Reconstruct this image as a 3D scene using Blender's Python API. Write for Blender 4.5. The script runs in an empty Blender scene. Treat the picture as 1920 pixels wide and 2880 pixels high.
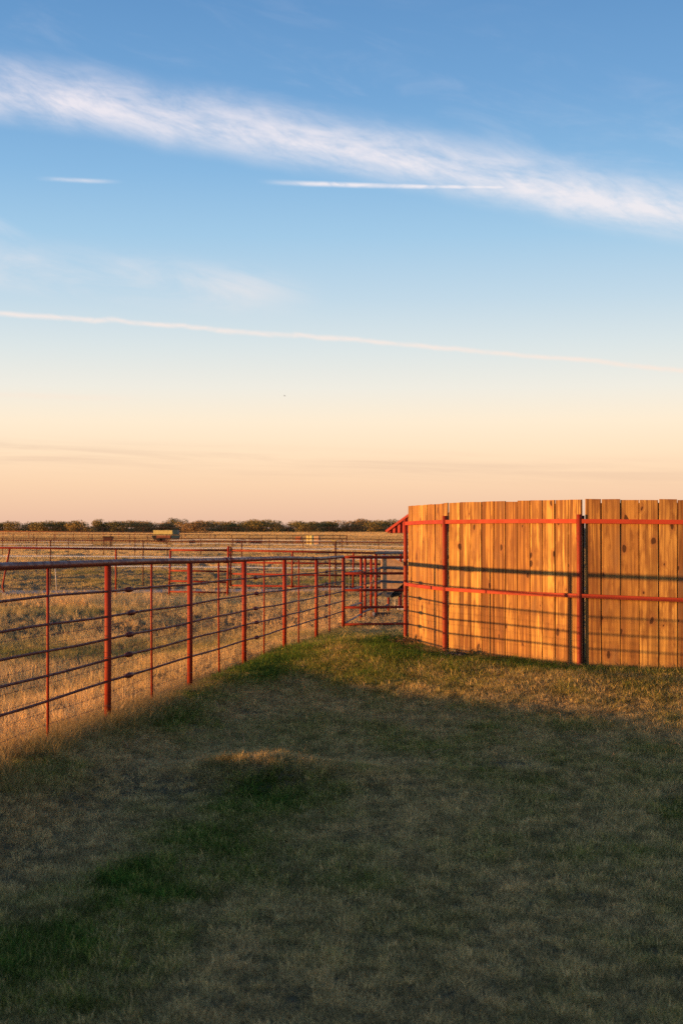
import bpy, math, random
import numpy as np
from mathutils import Vector, Matrix

random.seed(7)
rng = np.random.default_rng(7)
S = bpy.context.scene
COL = S.collection

# ------------------------------------------------------------------ camera, sky, sun, exposure
EYE = 1.51
cam_d = bpy.data.cameras.new('camera')
cam = bpy.data.objects.new('camera', cam_d)
COL.objects.link(cam)
cam.location = (0, 0, EYE)
cam.rotation_euler = (math.radians(90) + math.atan(45 / 4000), 0, 0)
cam_d.sensor_fit = 'VERTICAL'
cam_d.sensor_width = 24
cam_d.sensor_height = 36
cam_d.lens = 50
cam_d.clip_start = 0.05
cam_d.clip_end = 20000
cam_d.dof.use_dof = True
cam_d.dof.focus_distance = 16.5
cam_d.dof.aperture_fstop = 4.0
S.camera = cam

SUN_AZ = -105.0      # degrees clockwise from +Y (straight ahead of the camera)
SUN_EL = 2.35

W = bpy.data.worlds.new('World')
S.world = W
W.use_nodes = True
wt = W.node_tree
wn, wl = wt.nodes, wt.links
for n_ in list(wn):
    wn.remove(n_)


class NB:
    """tiny node-building helper"""
    def __init__(self, tree):
        self.t = tree

    def n(self, typ, **kw):
        node = self.t.nodes.new(typ)
        for k, v in kw.items():
            setattr(node, k, v)
        return node

    def put(self, sock, v):
        if isinstance(v, bpy.types.NodeSocket):
            self.t.links.new(v, sock)
        elif v is not None:
            sock.default_value = v

    def m(self, op, a, b=None, c=None, clamp=False):
        x = self.n('ShaderNodeMath', operation=op, use_clamp=clamp)
        for i, v in enumerate((a, b, c)):
            if v is not None:
                self.put(x.inputs[i], v)
        return x.outputs[0]

    def smooth(self, v, lo, hi, a=0.0, b=1.0):
        x = self.n('ShaderNodeMapRange', interpolation_type='SMOOTHSTEP')
        self.put(x.inputs[0], v)
        for i, q in enumerate((lo, hi, a, b)):
            self.put(x.inputs[1 + i], q)
        return x.outputs[0]

    def ramp(self, v, stops, interp='LINEAR'):
        x = self.n('ShaderNodeValToRGB')
        x.color_ramp.interpolation = interp
        e = x.color_ramp.elements
        while len(e) < len(stops):
            e.new(0.5)
        for i, (p, c) in enumerate(stops):
            e[i].position = p
            e[i].color = (*c, 1) if len(c) == 3 else c
        self.put(x.inputs[0], v)
        return x.outputs[0]

    def mix(self, f, a, b, blend='MIX', clamp=False):
        x = self.n('ShaderNodeMix', data_type='RGBA', blend_type=blend)
        x.clamp_factor = True
        self.put(x.inputs[0], f)
        self.put(x.inputs[6], a if isinstance(a, bpy.types.NodeSocket) else (*a, 1))
        self.put(x.inputs[7], b if isinstance(b, bpy.types.NodeSocket) else (*b, 1))
        return x.outputs[2]

    def noise(self, vec, scale, detail=3, rough=0.55, dist=0.0, dims='3D'):
        x = self.n('ShaderNodeTexNoise', noise_dimensions=dims)
        self.put(x.inputs['Vector'], vec)
        self.put(x.inputs['Scale'], scale)
        x.inputs['Detail'].default_value = detail
        x.inputs['Roughness'].default_value = rough
        x.inputs['Distortion'].default_value = dist
        return x.outputs[0]

    def xyz(self, x, y, z):
        c = self.n('ShaderNodeCombineXYZ')
        self.put(c.inputs[0], x)
        self.put(c.inputs[1], y)
        self.put(c.inputs[2], z)
        return c.outputs[0]

    def sep(self, v):
        s = self.n('ShaderNodeSeparateXYZ')
        self.put(s.inputs[0], v)
        return s.outputs[0], s.outputs[1], s.outputs[2]


def lin(r, g, b):
    f = lambda v: (v / 255 / 12.92) if v / 255 <= 0.04045 else ((v / 255 + 0.055) / 1.055) ** 2.4
    return (f(r), f(g), f(b))


b = NB(wt)
tc = b.n('ShaderNodeTexCoord')
dx, dy, dz = b.sep(tc.outputs['Generated'])
hor = b.m('SQRT', b.m('ADD', b.m('MULTIPLY', dx, dx), b.m('MULTIPLY', dy, dy)))
el = b.m('ARCTAN2', dz, hor)                       # elevation, radians
az = b.m('ARCTAN2', dx, dy)                        # azimuth from straight ahead, radians
DEG = math.pi / 180
SKY = [(0.0, (226, 184, 160)), (0.8, (236, 196, 166)), (1.8, (244, 208, 174)), (3.0, (250, 221, 189)), (4.3, (247, 230, 206)),
       (5.6, (233, 230, 221)), (7.2, (213, 223, 226)), (9.2, (186, 210, 227)), (11.6, (156, 196, 226)),
       (14.0, (131, 179, 220)), (17.0, (108, 159, 208)), (21.0, (90, 141, 194)), (30.0, (74, 112, 158)),
       (50.0, (54, 80, 114)), (90.0, (44, 62, 90))]
grad = b.ramp(b.m('DIVIDE', el, math.pi / 2), [(e_ / 90, lin(*c_)) for e_, c_ in SKY])
nishita = b.n('ShaderNodeTexSky', sky_type='NISHITA')
nishita.sun_disc = False
nishita.sun_elevation = math.radians(SUN_EL)
nishita.sun_rotation = math.radians(SUN_AZ % 360)
base = b.mix(1.0, grad, b.mix(1.0, nishita.outputs[0], (0.026, 0.024, 0.020), 'MULTIPLY'), 'ADD')

# clouds: cirrus bands and old contrails, as functions of azimuth and elevation (radians), the rest of the sky thinly veiled
wob = b.m('SUBTRACT', b.noise(b.xyz(b.m('MULTIPLY', az, 6), 0, 0), 1.6, 3), 0.5)


def band(e0, k, curve, w_up, w_dn):
    """soft band along e = e0 + k*az + curve*az^2; returns signed offset and mask"""
    line = b.m('ADD', b.m('ADD', e0, b.m('MULTIPLY', az, k)), b.m('MULTIPLY', b.m('MULTIPLY', az, az), curve))
    d_ = b.m('SUBTRACT', el, line)
    return d_


def fine(scale_a, scale_e, shear, seed, detail=6, rough=0.6):
    """noise stretched along the streak direction"""
    p = b.xyz(b.m('MULTIPLY', az, scale_a), b.m('MULTIPLY', b.m('ADD', el, b.m('MULTIPLY', az, shear)), scale_e), seed)
    return b.noise(p, 1.0, detail, rough, 0.5)


# big band
d1 = band(0.2575, -0.169, -0.17, 0, 0)
d1 = b.m('ADD', d1, b.m('MULTIPLY', wob, 0.018))
up = b.smooth(d1, -0.004, 0.036, 1, 0)
dn = b.smooth(d1, -0.022, 0.006, 0, 1)
n1 = fine(11, 40, 0.22, 3.1, 6, 0.62)
n2 = fine(34, 90, 0.34, 9.3, 6, 0.68)
n3 = fine(60, 260, 0.1, 1.3, 4, 0.6)
tex = b.m('ADD', b.m('ADD', b.m('MULTIPLY', n1, 0.75), b.m('MULTIPLY', n2, 0.45)), b.m('MULTIPLY', n3, 0.15))
tex = b.smooth(tex, 0.42, 0.88)
m1 = b.m('MULTIPLY', b.m('MULTIPLY', up, dn), b.m('ADD', 0.26, b.m('MULTIPLY', tex, 0.92)))
# wide veil above it
up2 = b.smooth(d1, 0.02, 0.15, 1, 0)
m1b = b.m('MULTIPLY', b.m('MULTIPLY', up2, b.smooth(d1, -0.02, 0.03)), b.m('MULTIPLY', b.smooth(n1, 0.45, 0.8), 0.15))


def trail(e0, k, w, a0, a1, fade, strength, seed, ragged=1.0, cv=0.0):
    d_ = band(e0, k, cv, 0, 0)
    nn = fine(22, 30, 0.1, seed, 4, 0.6)
    d_ = b.m('ADD', d_, b.m('MULTIPLY', b.m('SUBTRACT', nn, 0.5), w * 1.2 * ragged))
    core = b.smooth(b.m('ABSOLUTE', d_), 0.0, w, 1, 0)
    ends = b.m('MULTIPLY', b.smooth(az, a0, a0 + fade), b.smooth(az, a1 - fade, a1, 1, 0))
    grain = b.smooth(fine(55, 160, 0.1, seed + 4, 4, 0.65), 0.25, 0.65, 0.45, 1.0)
    return b.m('MULTIPLY', b.m('MULTIPLY', b.m('MULTIPLY', core, ends), grain), strength)


m2 = trail(0.2375, -0.028, 0.0026, -0.062, 0.17, 0.05, 1.0, 5.0, 0.4)
m3 = trail(0.2365, 0.0, 0.0022, -0.215, -0.150, 0.03, 0.55, 6.0, 0.5)
m4 = trail(0.1322, -0.0820, 0.0028, -0.9, 0.9, 0.3, 0.85, 7.0, 1.8, -0.10)
m5 = trail(0.0885, -0.010, 0.0035, -0.27, -0.13, 0.05, 0.35, 8.0, 1.0)
veil_line = b.smooth(b.m('ABSOLUTE', band(0.1600, -0.085, 0, 0, 0)), 0.0, 0.024, 1, 0)
m6 = b.m('MULTIPLY', b.m('MULTIPLY', veil_line, b.smooth(fine(10, 40, 0.18, 12.0), 0.30, 0.70)), b.smooth(az, -0.075, -0.005, 0.5, 0.0))
wisp = b.smooth(b.m('ABSOLUTE', band(0.100, -0.44, 0, 0, 0)), 0.0, 0.009, 1, 0)
m7 = b.m('MULTIPLY', b.m('MULTIPLY', wisp, b.smooth(az, -0.27, -0.19, 1, 0)), b.smooth(fine(20, 60, 0.4, 14.0), 0.3, 0.7, 0.1, 0.45))
# thin cirrus over the rest of the dome (above the frame and to the sides)
m8 = b.m('MULTIPLY', b.smooth(el, 0.42, 0.6), b.m('MULTIPLY', b.smooth(fine(4, 9, 0.2, 21.0), 0.5, 0.8), 0.35))
tot = m1
for q in (m1b, m2, m3, m4, m5, m6, m7, m8):
    tot = b.m('MAXIMUM', tot, q) if q is not m1b else b.m('ADD', tot, q)
tot = b.m('MINIMUM', tot, 0.94)
cloud_col = b.ramp(b.m('DIVIDE', el, math.pi / 2), [(0.0, lin(240, 205, 180)), (0.055, lin(250, 228, 208)), (0.085, lin(246, 232, 224)),
                                                   (0.14, lin(238, 234, 238)), (0.2, lin(236, 230, 238)), (1.0, lin(150, 160, 190))])
skyc = b.mix(tot, base, cloud_col)
# low dusky band near the horizon
d9 = b.m('ABSOLUTE', band(0.0440, -0.030, 0, 0, 0))
m9 = b.m('MULTIPLY', b.smooth(d9, 0.0, 0.016, 1, 0), b.smooth(fine(7, 150, 0.03, 33.0, 5), 0.35, 0.75, 0.0, 0.34))
m9 = b.m('MULTIPLY', m9, b.smooth(az, -0.1, 0.3, 1.0, 0.45))
skyc = b.mix(m9, skyc, lin(196, 164, 148))
bg = b.n('ShaderNodeBackground')
b.put(bg.inputs[0], skyc)
bg.inputs[1].default_value = 0.655
wo = b.n('ShaderNodeOutputWorld')
wl.new(bg.outputs[0], wo.inputs[0])

sun_d = bpy.data.lights.new('sun', 'SUN')
sun_d.energy = 5.0
sun_d.color = (1.0, 0.475, 0.13)
sun_d.angle = math.radians(0.47)
sun = bpy.data.objects.new('sun', sun_d)
COL.objects.link(sun)
sa, se = math.radians(SUN_AZ), math.radians(SUN_EL)
to_sun = Vector((math.sin(sa) * math.cos(se), math.cos(sa) * math.cos(se), math.sin(se)))
sun.rotation_euler = to_sun.to_track_quat('Z', 'Y').to_euler()
sun.location = to_sun * 60

S.render.engine = 'CYCLES'
S.cycles.use_denoising = False      # keeps the blades of grass crisp; the fine noise is like film grain
S.view_settings.view_transform = 'Standard'
S.view_settings.look = 'None'
S.view_settings.exposure = 0.65
S.view_settings.gamma = 1.0
S.view_settings.use_curve_mapping = False


# ------------------------------------------------------------------ helpers
def tag(o, label=None, cat=None, group=None, kind=None):
    if label:
        o['label'] = label
    if cat:
        o['category'] = cat
    if group:
        o['group'] = group
    if kind:
        o['kind'] = kind
    return o


def empty(name, loc, label, cat, group=None):
    o = bpy.data.objects.new(name, None)
    o.empty_display_size = 0.2
    COL.objects.link(o)
    o.location = loc
    return tag(o, label, cat, group)


def mesh_obj(name, verts, faces, mat, parent=None, loc=(0, 0, 0), smooth=False, kind=None):
    me = bpy.data.meshes.new(name)
    me.from_pydata([tuple(v) for v in verts], [], faces)
    me.update()
    if smooth:
        me.shade_smooth()
    me.materials.append(mat)
    o = bpy.data.objects.new(name, me)
    COL.objects.link(o)
    o.location = loc
    if parent:
        o.parent = parent
    if kind:
        o['kind'] = kind
    return o


def rel(parent, o):
    """parent o (placed in world space) keeping its place"""
    o.parent = parent
    o.location = Vector(o.location) - Vector(parent.location)
    return o


class MB:
    """collects simple solids into one mesh"""
    def __init__(self):
        self.v, self.f = [], []

    def add(self, vs, fs):
        k = len(self.v)
        self.v += [tuple(p) for p in vs]
        self.f += [tuple(i + k for i in f) for f in fs]

    def box(self, c, s, rz=0.0, ry=0.0):
        x, y, z = s[0] / 2, s[1] / 2, s[2] / 2
        R = Matrix.Rotation(rz, 3, 'Z') @ Matrix.Rotation(ry, 3, 'Y')
        vs = [Vector(c) + R @ Vector(p) for p in ((-x, -y, -z), (x, -y, -z), (x, y, -z), (-x, y, -z),
                                                 (-x, -y, z), (x, -y, z), (x, y, z), (-x, y, z))]
        self.add(vs, [(0, 3, 2, 1), (4, 5, 6, 7), (0, 1, 5, 4), (1, 2, 6, 5), (2, 3, 7, 6), (3, 0, 4, 7)])

    def bar(self, p, q, w, h):
        """rectangular bar from p to q, w across, h high"""
        p, q = Vector(p), Vector(q)
        d = (q - p).normalized()
        side = d.cross(Vector((0, 0, 1)))
        side = side.normalized() if side.length > 1e-4 else Vector((1, 0, 0))
        up_ = side.cross(d).normalized()
        vs = []
        for e_ in (p, q):
            for a_, b_ in ((-1, -1), (1, -1), (1, 1), (-1, 1)):
                vs.append(e_ + side * (a_ * w / 2) + up_ * (b_ * h / 2))
        self.add(vs, [(0, 3, 2, 1), (4, 5, 6, 7), (0, 1, 5, 4), (1, 2, 6, 5), (2, 3, 7, 6), (3, 0, 4, 7)])

    def tube(self, pts, radii, n=12, cap=True):
        pts = [Vector(p) for p in pts]
        if not hasattr(radii, '__len__'):
            radii = [radii] * len(pts)
        k = len(self.v)
        ref = None
        for i, p in enumerate(pts):
            d = (pts[min(i + 1, len(pts) - 1)] - pts[max(i - 1, 0)]).normalized()
            if ref is None:
                ref = Vector((0, 0, 1)) if abs(d.z) < 0.9 else Vector((1, 0, 0))
            u = d.cross(ref).normalized()
            w = u.cross(d).normalized()
            for j in range(n):
                a_ = 2 * math.pi * j / n
                self.v.append(tuple(p + (u * math.cos(a_) + w * math.sin(a_)) * radii[i]))
        for i in range(len(pts) - 1):
            for j in range(n):
                a_, b_ = k + i * n + j, k + i * n + (j + 1) % n
                self.f.append((a_, b_, b_ + n, a_ + n))
        if cap:
            self.f.append(tuple(k + j for j in range(n))[::-1])
            self.f.append(tuple(k + (len(pts) - 1) * n + j for j in range(n)))

    def prism(self, poly, y0, y1):
        """polygon in x,z extruded along y"""
        n = len(poly)
        vs = [(x, y0, z) for x, z in poly] + [(x, y1, z) for x, z in poly]
        fs = [tuple(range(n)), tuple(range(2 * n - 1, n - 1, -1))]
        fs += [(i, i + n, (i + 1) % n + n, (i + 1) % n) for i in range(n)]
        self.add(vs, fs)

    def build(self, name, mat, parent=None, loc=None, smooth=False, kind=None, autosmooth=False):
        vs = self.v
        o_loc = Vector(loc) if loc is not None else (Vector(parent.location) if parent else Vector((0, 0, 0)))
        vs = [Vector(p) - o_loc for p in vs]
        o = mesh_obj(name, vs, self.f, mat, None, o_loc, smooth, kind)
        if parent:
            rel(parent, o)
        if smooth:
            for p in o.data.polygons:
                if len(p.vertices) > 4:
                    p.use_smooth = False
        return o


def from_px(px, py, Y):
    """world point seen at photograph pixel (px, py) at distance Y (used only to measure positions)"""
    return Vector(((px - 960) / 4000 * Y, Y, EYE - (py - 1485) / 4000 * Y))


def new_mat(name):
    m = bpy.data.materials.new(name)
    m.use_nodes = True
    nb = NB(m.node_tree)
    bs = m.node_tree.nodes['Principled BSDF']
    return m, nb, bs


# ------------------------------------------------------------------ materials
def paint_mat(name, col, rust=0.25, rough=0.5, dark=(0.10, 0.035, 0.02), scale=1.0):
    m, nb, bs = new_mat(name)
    t = nb.n('ShaderNodeTexCoord')
    g = nb.n('ShaderNodeNewGeometry')
    pos = g.outputs['Position']
    n1_ = nb.noise(pos, 9 * scale, 5, 0.65)
    n2_ = nb.noise(pos, 55 * scale, 4, 0.6)
    n3_ = nb.noise(pos, 2.0 * scale, 3, 0.5)
    c = nb.mix(nb.smooth(n3_, 0.3, 0.7), tuple(x * 0.82 for x in col), tuple(min(1, x * 1.12) for x in col))
    c = nb.mix(nb.m('MULTIPLY', nb.smooth(n1_, 0.56, 0.72), rust), c, dark)
    c = nb.mix(nb.m('MULTIPLY', nb.smooth(n2_, 0.62, 0.70), rust * 1.3), c, dark)
    chalk = nb.m('MULTIPLY', nb.smooth(nb.noise(pos, 26 * scale, 4, 0.6), 0.55, 0.75), 0.12)
    c = nb.mix(chalk, c, tuple(min(1, x * 0.6 + 0.16) for x in col))
    nb.put(bs.inputs['Base Color'], c)
    nb.put(bs.inputs['Roughness'], nb.smooth(n1_, 0.3, 0.7, rough - 0.08, rough + 0.2))
    bs.inputs['Specular IOR Level'].default_value = 0.22
    bp = nb.n('ShaderNodeBump')
    bp.inputs['Strength'].default_value = 0.25
    bp.inputs['Distance'].default_value = 0.002
    nb.put(bp.inputs['Height'], n2_)
    nb.put(bs.inputs['Normal'], bp.outputs[0])
    return m


def plain_mat(name, col, rough=0.7, var=0.25, scale=8.0, metal=0.0):
    m, nb, bs = new_mat(name)
    g = nb.n('ShaderNodeNewGeometry')
    n_ = nb.noise(g.outputs['Position'], scale, 5, 0.6)
    c = nb.mix(nb.smooth(n_, 0.3, 0.7), tuple(x * (1 - var) for x in col), tuple(min(1, x * (1 + var)) for x in col))
    nb.put(bs.inputs['Base Color'], c)
    bs.inputs['Roughness'].default_value = rough
    bs.inputs['Metallic'].default_value = metal
    return m


M_RED = paint_mat('red_pipe_paint', (0.28, 0.032, 0.013), 0.55)
M_RED_OLD = paint_mat('weathered_red_pipe_paint', (0.19, 0.028, 0.018), 0.5, 0.42, (0.16, 0.10, 0.09))
M_ROD = paint_mat('dark_red_rod_paint', (0.15, 0.026, 0.016), 0.5, 0.5, (0.07, 0.035, 0.025))
M_RED_FLAT = paint_mat('red_tube_paint', (0.37, 0.048, 0.020), 0.22, 0.55)
M_RUST = plain_mat('rusty_brown_steel', (0.10, 0.035, 0.018), 0.8, 0.35, 30)
M_RUST_RED = plain_mat('rust_red_steel', (0.24, 0.055, 0.025), 0.75, 0.3, 30)
M_WIRE = plain_mat('rusty_wire', (0.16, 0.085, 0.055), 0.6, 0.3, 40)
M_WIRE_GALV = plain_mat('galvanised_wire', (0.36, 0.33, 0.29), 0.45, 0.2, 40)
M_ROPE = plain_mat('white_fence_rope', (0.92, 0.90, 0.84), 0.6, 0.08, 30)
M_CONC = plain_mat('concrete', (0.27, 0.24, 0.20), 0.9, 0.25, 14)
M_GREYPIPE = paint_mat('grey_weathered_pipe', (0.32, 0.23, 0.20), 0.5, 0.5, (0.22, 0.06, 0.035))
M_YELLOW = plain_mat('faded_yellow_sheet', (0.88, 0.68, 0.20), 0.6, 0.15, 3)
M_BLUE = plain_mat('dark_teal_steel', (0.022, 0.06, 0.075), 0.6, 0.3, 5)
M_ORANGE = plain_mat('orange_rust_steel', (0.36, 0.12, 0.05), 0.75, 0.3, 6)
M_BLACK = plain_mat('black_rubber', (0.02, 0.02, 0.022), 0.8, 0.3, 6)
M_BIN = plain_mat('tan_hopper_sheet', (0.58, 0.36, 0.19), 0.6, 0.22, 9)
M_STRAP = plain_mat('grey_steel_band', (0.10, 0.105, 0.12), 0.45, 0.2, 12)
M_WHITE = plain_mat('white_plastic', (0.75, 0.75, 0.76), 0.5, 0.06, 12)
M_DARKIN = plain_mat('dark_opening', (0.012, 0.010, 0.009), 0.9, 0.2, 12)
M_BIRD = plain_mat('dark_feathers', (0.02, 0.017, 0.015), 0.8, 0.3, 30)
M_BARK = plain_mat('bark', (0.11, 0.075, 0.05), 0.9, 0.3, 3)
M_ROOF = plain_mat('red_metal_roof', (0.36, 0.045, 0.028), 0.85, 0.12, 4)
M_SHED = plain_mat('red_shed_trim', (0.50, 0.06, 0.035), 0.8, 0.12, 4)
M_SILVER = plain_mat('pale_metal', (0.55, 0.50, 0.45), 0.5, 0.2, 5)


def wood_mat():
    m, nb, bs = new_mat('knotty_pine_board')
    tcx = nb.n('ShaderNodeTexCoord')
    oi = nb.n('ShaderNodeObjectInfo')
    rnd = oi.outputs['Random']
    x, y, z = nb.sep(tcx.outputs['Object'])
    seed = nb.m('MULTIPLY', rnd, 93.7)
    # knots: one voronoi cell per board width, about 0.45 m apart
    kv = nb.xyz(nb.m('ADD', nb.m('DIVIDE', nb.m('ADD', x, nb.m('MULTIPLY', nb.m('SUBTRACT', nb.noise(nb.xyz(0, nb.m('MULTIPLY', z, 3.0), seed), 1.0, 1), 0.5), 0.12)), 0.26), nb.m('MULTIPLY', seed, 1.7)), nb.m('ADD', nb.m('DIVIDE', z, 0.46), seed), seed)
    vor = nb.n('ShaderNodeTexVoronoi', voronoi_dimensions='2D', feature='F1')
    nb.put(vor.inputs['Vector'], kv)
    vor.inputs['Scale'].default_value = 1.0
    vor.inputs['Randomness'].default_value = 0.9
    dist = vor.outputs['Distance']
    cellc = nb.sep(vor.outputs['Color'])[0]
    wig = nb.noise(nb.xyz(nb.m('MULTIPLY', x, 22), nb.m('MULTIPLY', z, 11), seed), 1.0, 3, 0.5)
    dk = nb.m('ADD', dist, nb.m('MULTIPLY', nb.m('SUBTRACT', wig, 0.5), 0.16))
    ksize = nb.smooth(cellc, 0.15, 1.0, 0.012, 0.095)
    knot = nb.smooth(nb.m('SUBTRACT', dk, ksize), -0.012, 0.014, 1, 0)
    knot = nb.m('MULTIPLY', knot, nb.m('GREATER_THAN', cellc, 0.22))
    halo = nb.smooth(nb.m('SUBTRACT', dk, ksize), 0.0, 0.16, 1, 0)
    halo = nb.m('MULTIPLY', halo, nb.m('GREATER_THAN', cellc, 0.22))
    # grain: contour lines of a field that bends round the knots and arches in cathedrals
    low = nb.noise(nb.xyz(nb.m('MULTIPLY', x, 5.0), nb.m('MULTIPLY', z, 0.9), seed), 1.0, 2, 0.45)
    arch = nb.m('MULTIPLY', low, 15.0)
    xo = nb.m('ADD', x, nb.m('MULTIPLY', nb.m('SUBTRACT', rnd, 0.5), 0.22))
    field = nb.m('ADD', nb.m('MULTIPLY', nb.m('ABSOLUTE', xo), 52.0), arch)
    field = nb.m('ADD', field, nb.m('MULTIPLY', halo, 4.2))
    tri = nb.m('PINGPONG', field, 1.0)
    tri = nb.m('POWER', nb.m('ABSOLUTE', tri), 2.0)
    amp = nb.smooth(nb.noise(nb.xyz(nb.m('MULTIPLY', x, 9), nb.m('MULTIPLY', z, 0.7), nb.m('ADD', seed, 4)), 1.0, 3), 0.35, 0.65, 0.15, 1.0)
    fib = nb.noise(nb.xyz(nb.m('MULTIPLY', x, 330), nb.m('MULTIPLY', z, 4.0), seed), 1.0, 3, 0.6)
    streak = nb.noise(nb.xyz(nb.m('MULTIPLY', x, 26), nb.m('MULTIPLY', z, 0.55), nb.m('ADD', seed, 9)), 1.0, 3, 0.55)
    tone = nb.noise(nb.xyz(nb.m('MULTIPLY', x, 4), nb.m('MULTIPLY', z, 1.6), nb.m('ADD', seed, 19)), 1.0, 3, 0.55)
    r2 = nb.m('FRACT', nb.m('MULTIPLY', rnd, 17.3))
    light = nb.mix(r2, (0.78, 0.48, 0.125), (0.50, 0.255, 0.058))
    c = nb.mix(nb.smooth(tone, 0.3, 0.7, 0.0, 0.75), light, (0.27, 0.115, 0.032))
    r3 = nb.m('FRACT', nb.m('MULTIPLY', rnd, 31.7))
    c = nb.mix(nb.m('MULTIPLY', nb.smooth(streak, 0.44, 0.57), nb.smooth(r3, 0.0, 1.0, 0.35, 0.95)), c, (0.125, 0.048, 0.015))
    fs_ = nb.noise(nb.xyz(nb.m('MULTIPLY', x, 75), nb.m('MULTIPLY', z, 0.8), nb.m('ADD', seed, 29)), 1.0, 3, 0.6)
    c = nb.mix(nb.m('MULTIPLY', nb.smooth(fs_, 0.47, 0.60), nb.smooth(r3, 0.2, 0.9, 0.3, 0.75)), c, (0.17, 0.065, 0.020))
    smg = nb.noise(nb.xyz(nb.m('MULTIPLY', x, 11), nb.m('MULTIPLY', z, 2.6), nb.m('ADD', seed, 49)), 1.0, 4, 0.6)
    c = nb.mix(nb.smooth(smg, 0.50, 0.63, 0.0, 0.66), c, (0.16, 0.062, 0.018))
    grey = nb.m('MULTIPLY', nb.smooth(tone, 0.5, 0.75), nb.m('GREATER_THAN', nb.m('FRACT', nb.m('MULTIPLY', rnd, 7.9)), 0.6))
    c = nb.mix(nb.m('MULTIPLY', grey, 0.4), c, (0.24, 0.17, 0.10))
    c = nb.mix(nb.m('MULTIPLY', nb.m('MULTIPLY', tri, amp), 0.75), c, (0.25, 0.105, 0.035))
    c = nb.mix(nb.m('MULTIPLY', nb.smooth(fib, 0.5, 0.75), 0.4), c, (0.28, 0.15, 0.07))
    c = nb.mix(nb.m('MULTIPLY', halo, 0.62), c, (0.26, 0.11, 0.04))
    c = nb.mix(nb.m('MULTIPLY', knot, 0.92), c, (0.055, 0.022, 0.010))
    # damp, soil-splashed foot
    foot = nb.m('MULTIPLY', nb.smooth(nb.m('ADD', z, nb.m('MULTIPLY', tone, 0.12)), 0.06, 0.26, 1, 0), 0.4)
    c = nb.mix(foot, c, (0.23, 0.13, 0.07))
    nb.put(bs.inputs['Base Color'], c)
    bs.inputs['Roughness'].default_value = 0.72
    bs.inputs['Specular IOR Level'].default_value = 0.25
    bp = nb.n('ShaderNodeBump')
    bp.inputs['Strength'].default_value = 0.35
    bp.inputs['Distance'].default_value = 0.0015
    nb.put(bp.inputs['Height'], nb.m('ADD', nb.m('MULTIPLY', tri, -0.5), nb.m('MULTIPLY', fib, 0.6)))
    nb.put(bs.inputs['Normal'], bp.outputs[0])
    return m


M_WOOD = wood_mat()


def grass_mat(name, dead, green, dark, trans=0.3):
    """blades: 'tone' comes with each tuft (0 dead, 1 green), the rest varies from blade to blade"""
    m, nb, bs = new_mat(name)
    at = nb.n('ShaderNodeAttribute', attribute_type='INSTANCER', attribute_name='tone')
    at2 = nb.n('ShaderNodeAttribute', attribute_type='INSTANCER', attribute_name='lum')
    g = nb.n('ShaderNodeNewGeometry')
    isl = g.outputs['Random Per Island']
    tone = nb.m('ADD', at.outputs['Fac'], nb.m('MULTIPLY', nb.m('SUBTRACT', isl, 0.5), 0.55))
    c = nb.ramp(tone, [(0.0, dead), (0.38, tuple((a_ * 0.6 + b_ * 0.4) for a_, b_ in zip(dead, green))), (0.75, green), (1.0, dark)])
    isl2 = nb.m('FRACT', nb.m('MULTIPLY', isl, 13.7))
    lum = nb.m('MULTIPLY', at2.outputs['Fac'], nb.smooth(isl2, 0.0, 1.0, 0.7, 1.3))
    v = nb.xyz(lum, lum, lum)
    c = nb.mix(1.0, c, v, 'MULTIPLY')
    m.node_tree.nodes.remove(bs)
    d_ = nb.n('ShaderNodeBsdfDiffuse')
    t_ = nb.n('ShaderNodeBsdfTranslucent')
    nb.put(d_.inputs[0], c)
    nb.put(t_.inputs[0], c)
    mx = nb.n('ShaderNodeMixShader')
    mx.inputs[0].default_value = trans
    m.node_tree.links.new(d_.outputs[0], mx.inputs[1])
    m.node_tree.links.new(t_.outputs[0], mx.inputs[2])
    m.node_tree.links.new(mx.outputs[0], m.node_tree.nodes['Material Output'].inputs[0])
    return m


M_LAWN = grass_mat('lawn_blades', (0.47, 0.335, 0.155), (0.145, 0.16, 0.03), (0.065, 0.125, 0.022), 0.32)
M_DRY = grass_mat('dry_field_blades', (0.90, 0.62, 0.29), (0.30, 0.28, 0.08), (0.11, 0.15, 0.04), 0.3)
M_LEAF = None


def leaf_mat():
    m, nb, bs = new_mat('mesquite_leaves')
    oi = nb.n('ShaderNodeObjectInfo')
    g = nb.n('ShaderNodeNewGeometry')
    rnd = nb.m('ADD', nb.m('MULTIPLY', oi.outputs['Random'], 0.7), nb.m('MULTIPLY', g.outputs['Random Per Island'], 0.3))
    c = nb.ramp(rnd, [(0.0, (0.12, 0.12, 0.045)), (0.35, (0.25, 0.20, 0.07)), (0.7, (0.38, 0.26, 0.095)), (1.0, (0.34, 0.21, 0.11))])
    nb.put(bs.inputs['Base Color'], c)
    bs.inputs['Roughness'].default_value = 0.9
    bs.inputs['Specular IOR Level'].default_value = 0.1
    return m


M_LEAF = leaf_mat()


# ------------------------------------------------------------------ terrain
def fenceX(Y):
    return -2.06 + 0.1379 * (Y - 12.57)


_FY = np.array([-60, 0, 4, 8, 12.57, 15.5, 18.4, 21.3, 24.4, 27.8, 34, 60, 4000.0])
_FZ = np.array([-0.10, -0.10, -0.11, -0.15, -0.205, -0.235, -0.255, -0.30, -0.385, -0.445, -0.45, -0.45, -0.45])
TOPZ_Y = np.array([-3, 9.0, 11.0, 12.57, 15.5, 18.4, 21.3, 24.4, 27.76])
TOPZ_Z = np.array([1.36, 1.256, 1.229, 1.202, 1.147, 1.107, 1.051, 0.99, 0.941])
WF = [(0.921, 20.47), (1.339, 18.47), (2.76, 16.53), (5.05, 15.80), (7.45, 15.75), (9.8, 16.3)]   # post positions of the wooden fence


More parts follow.
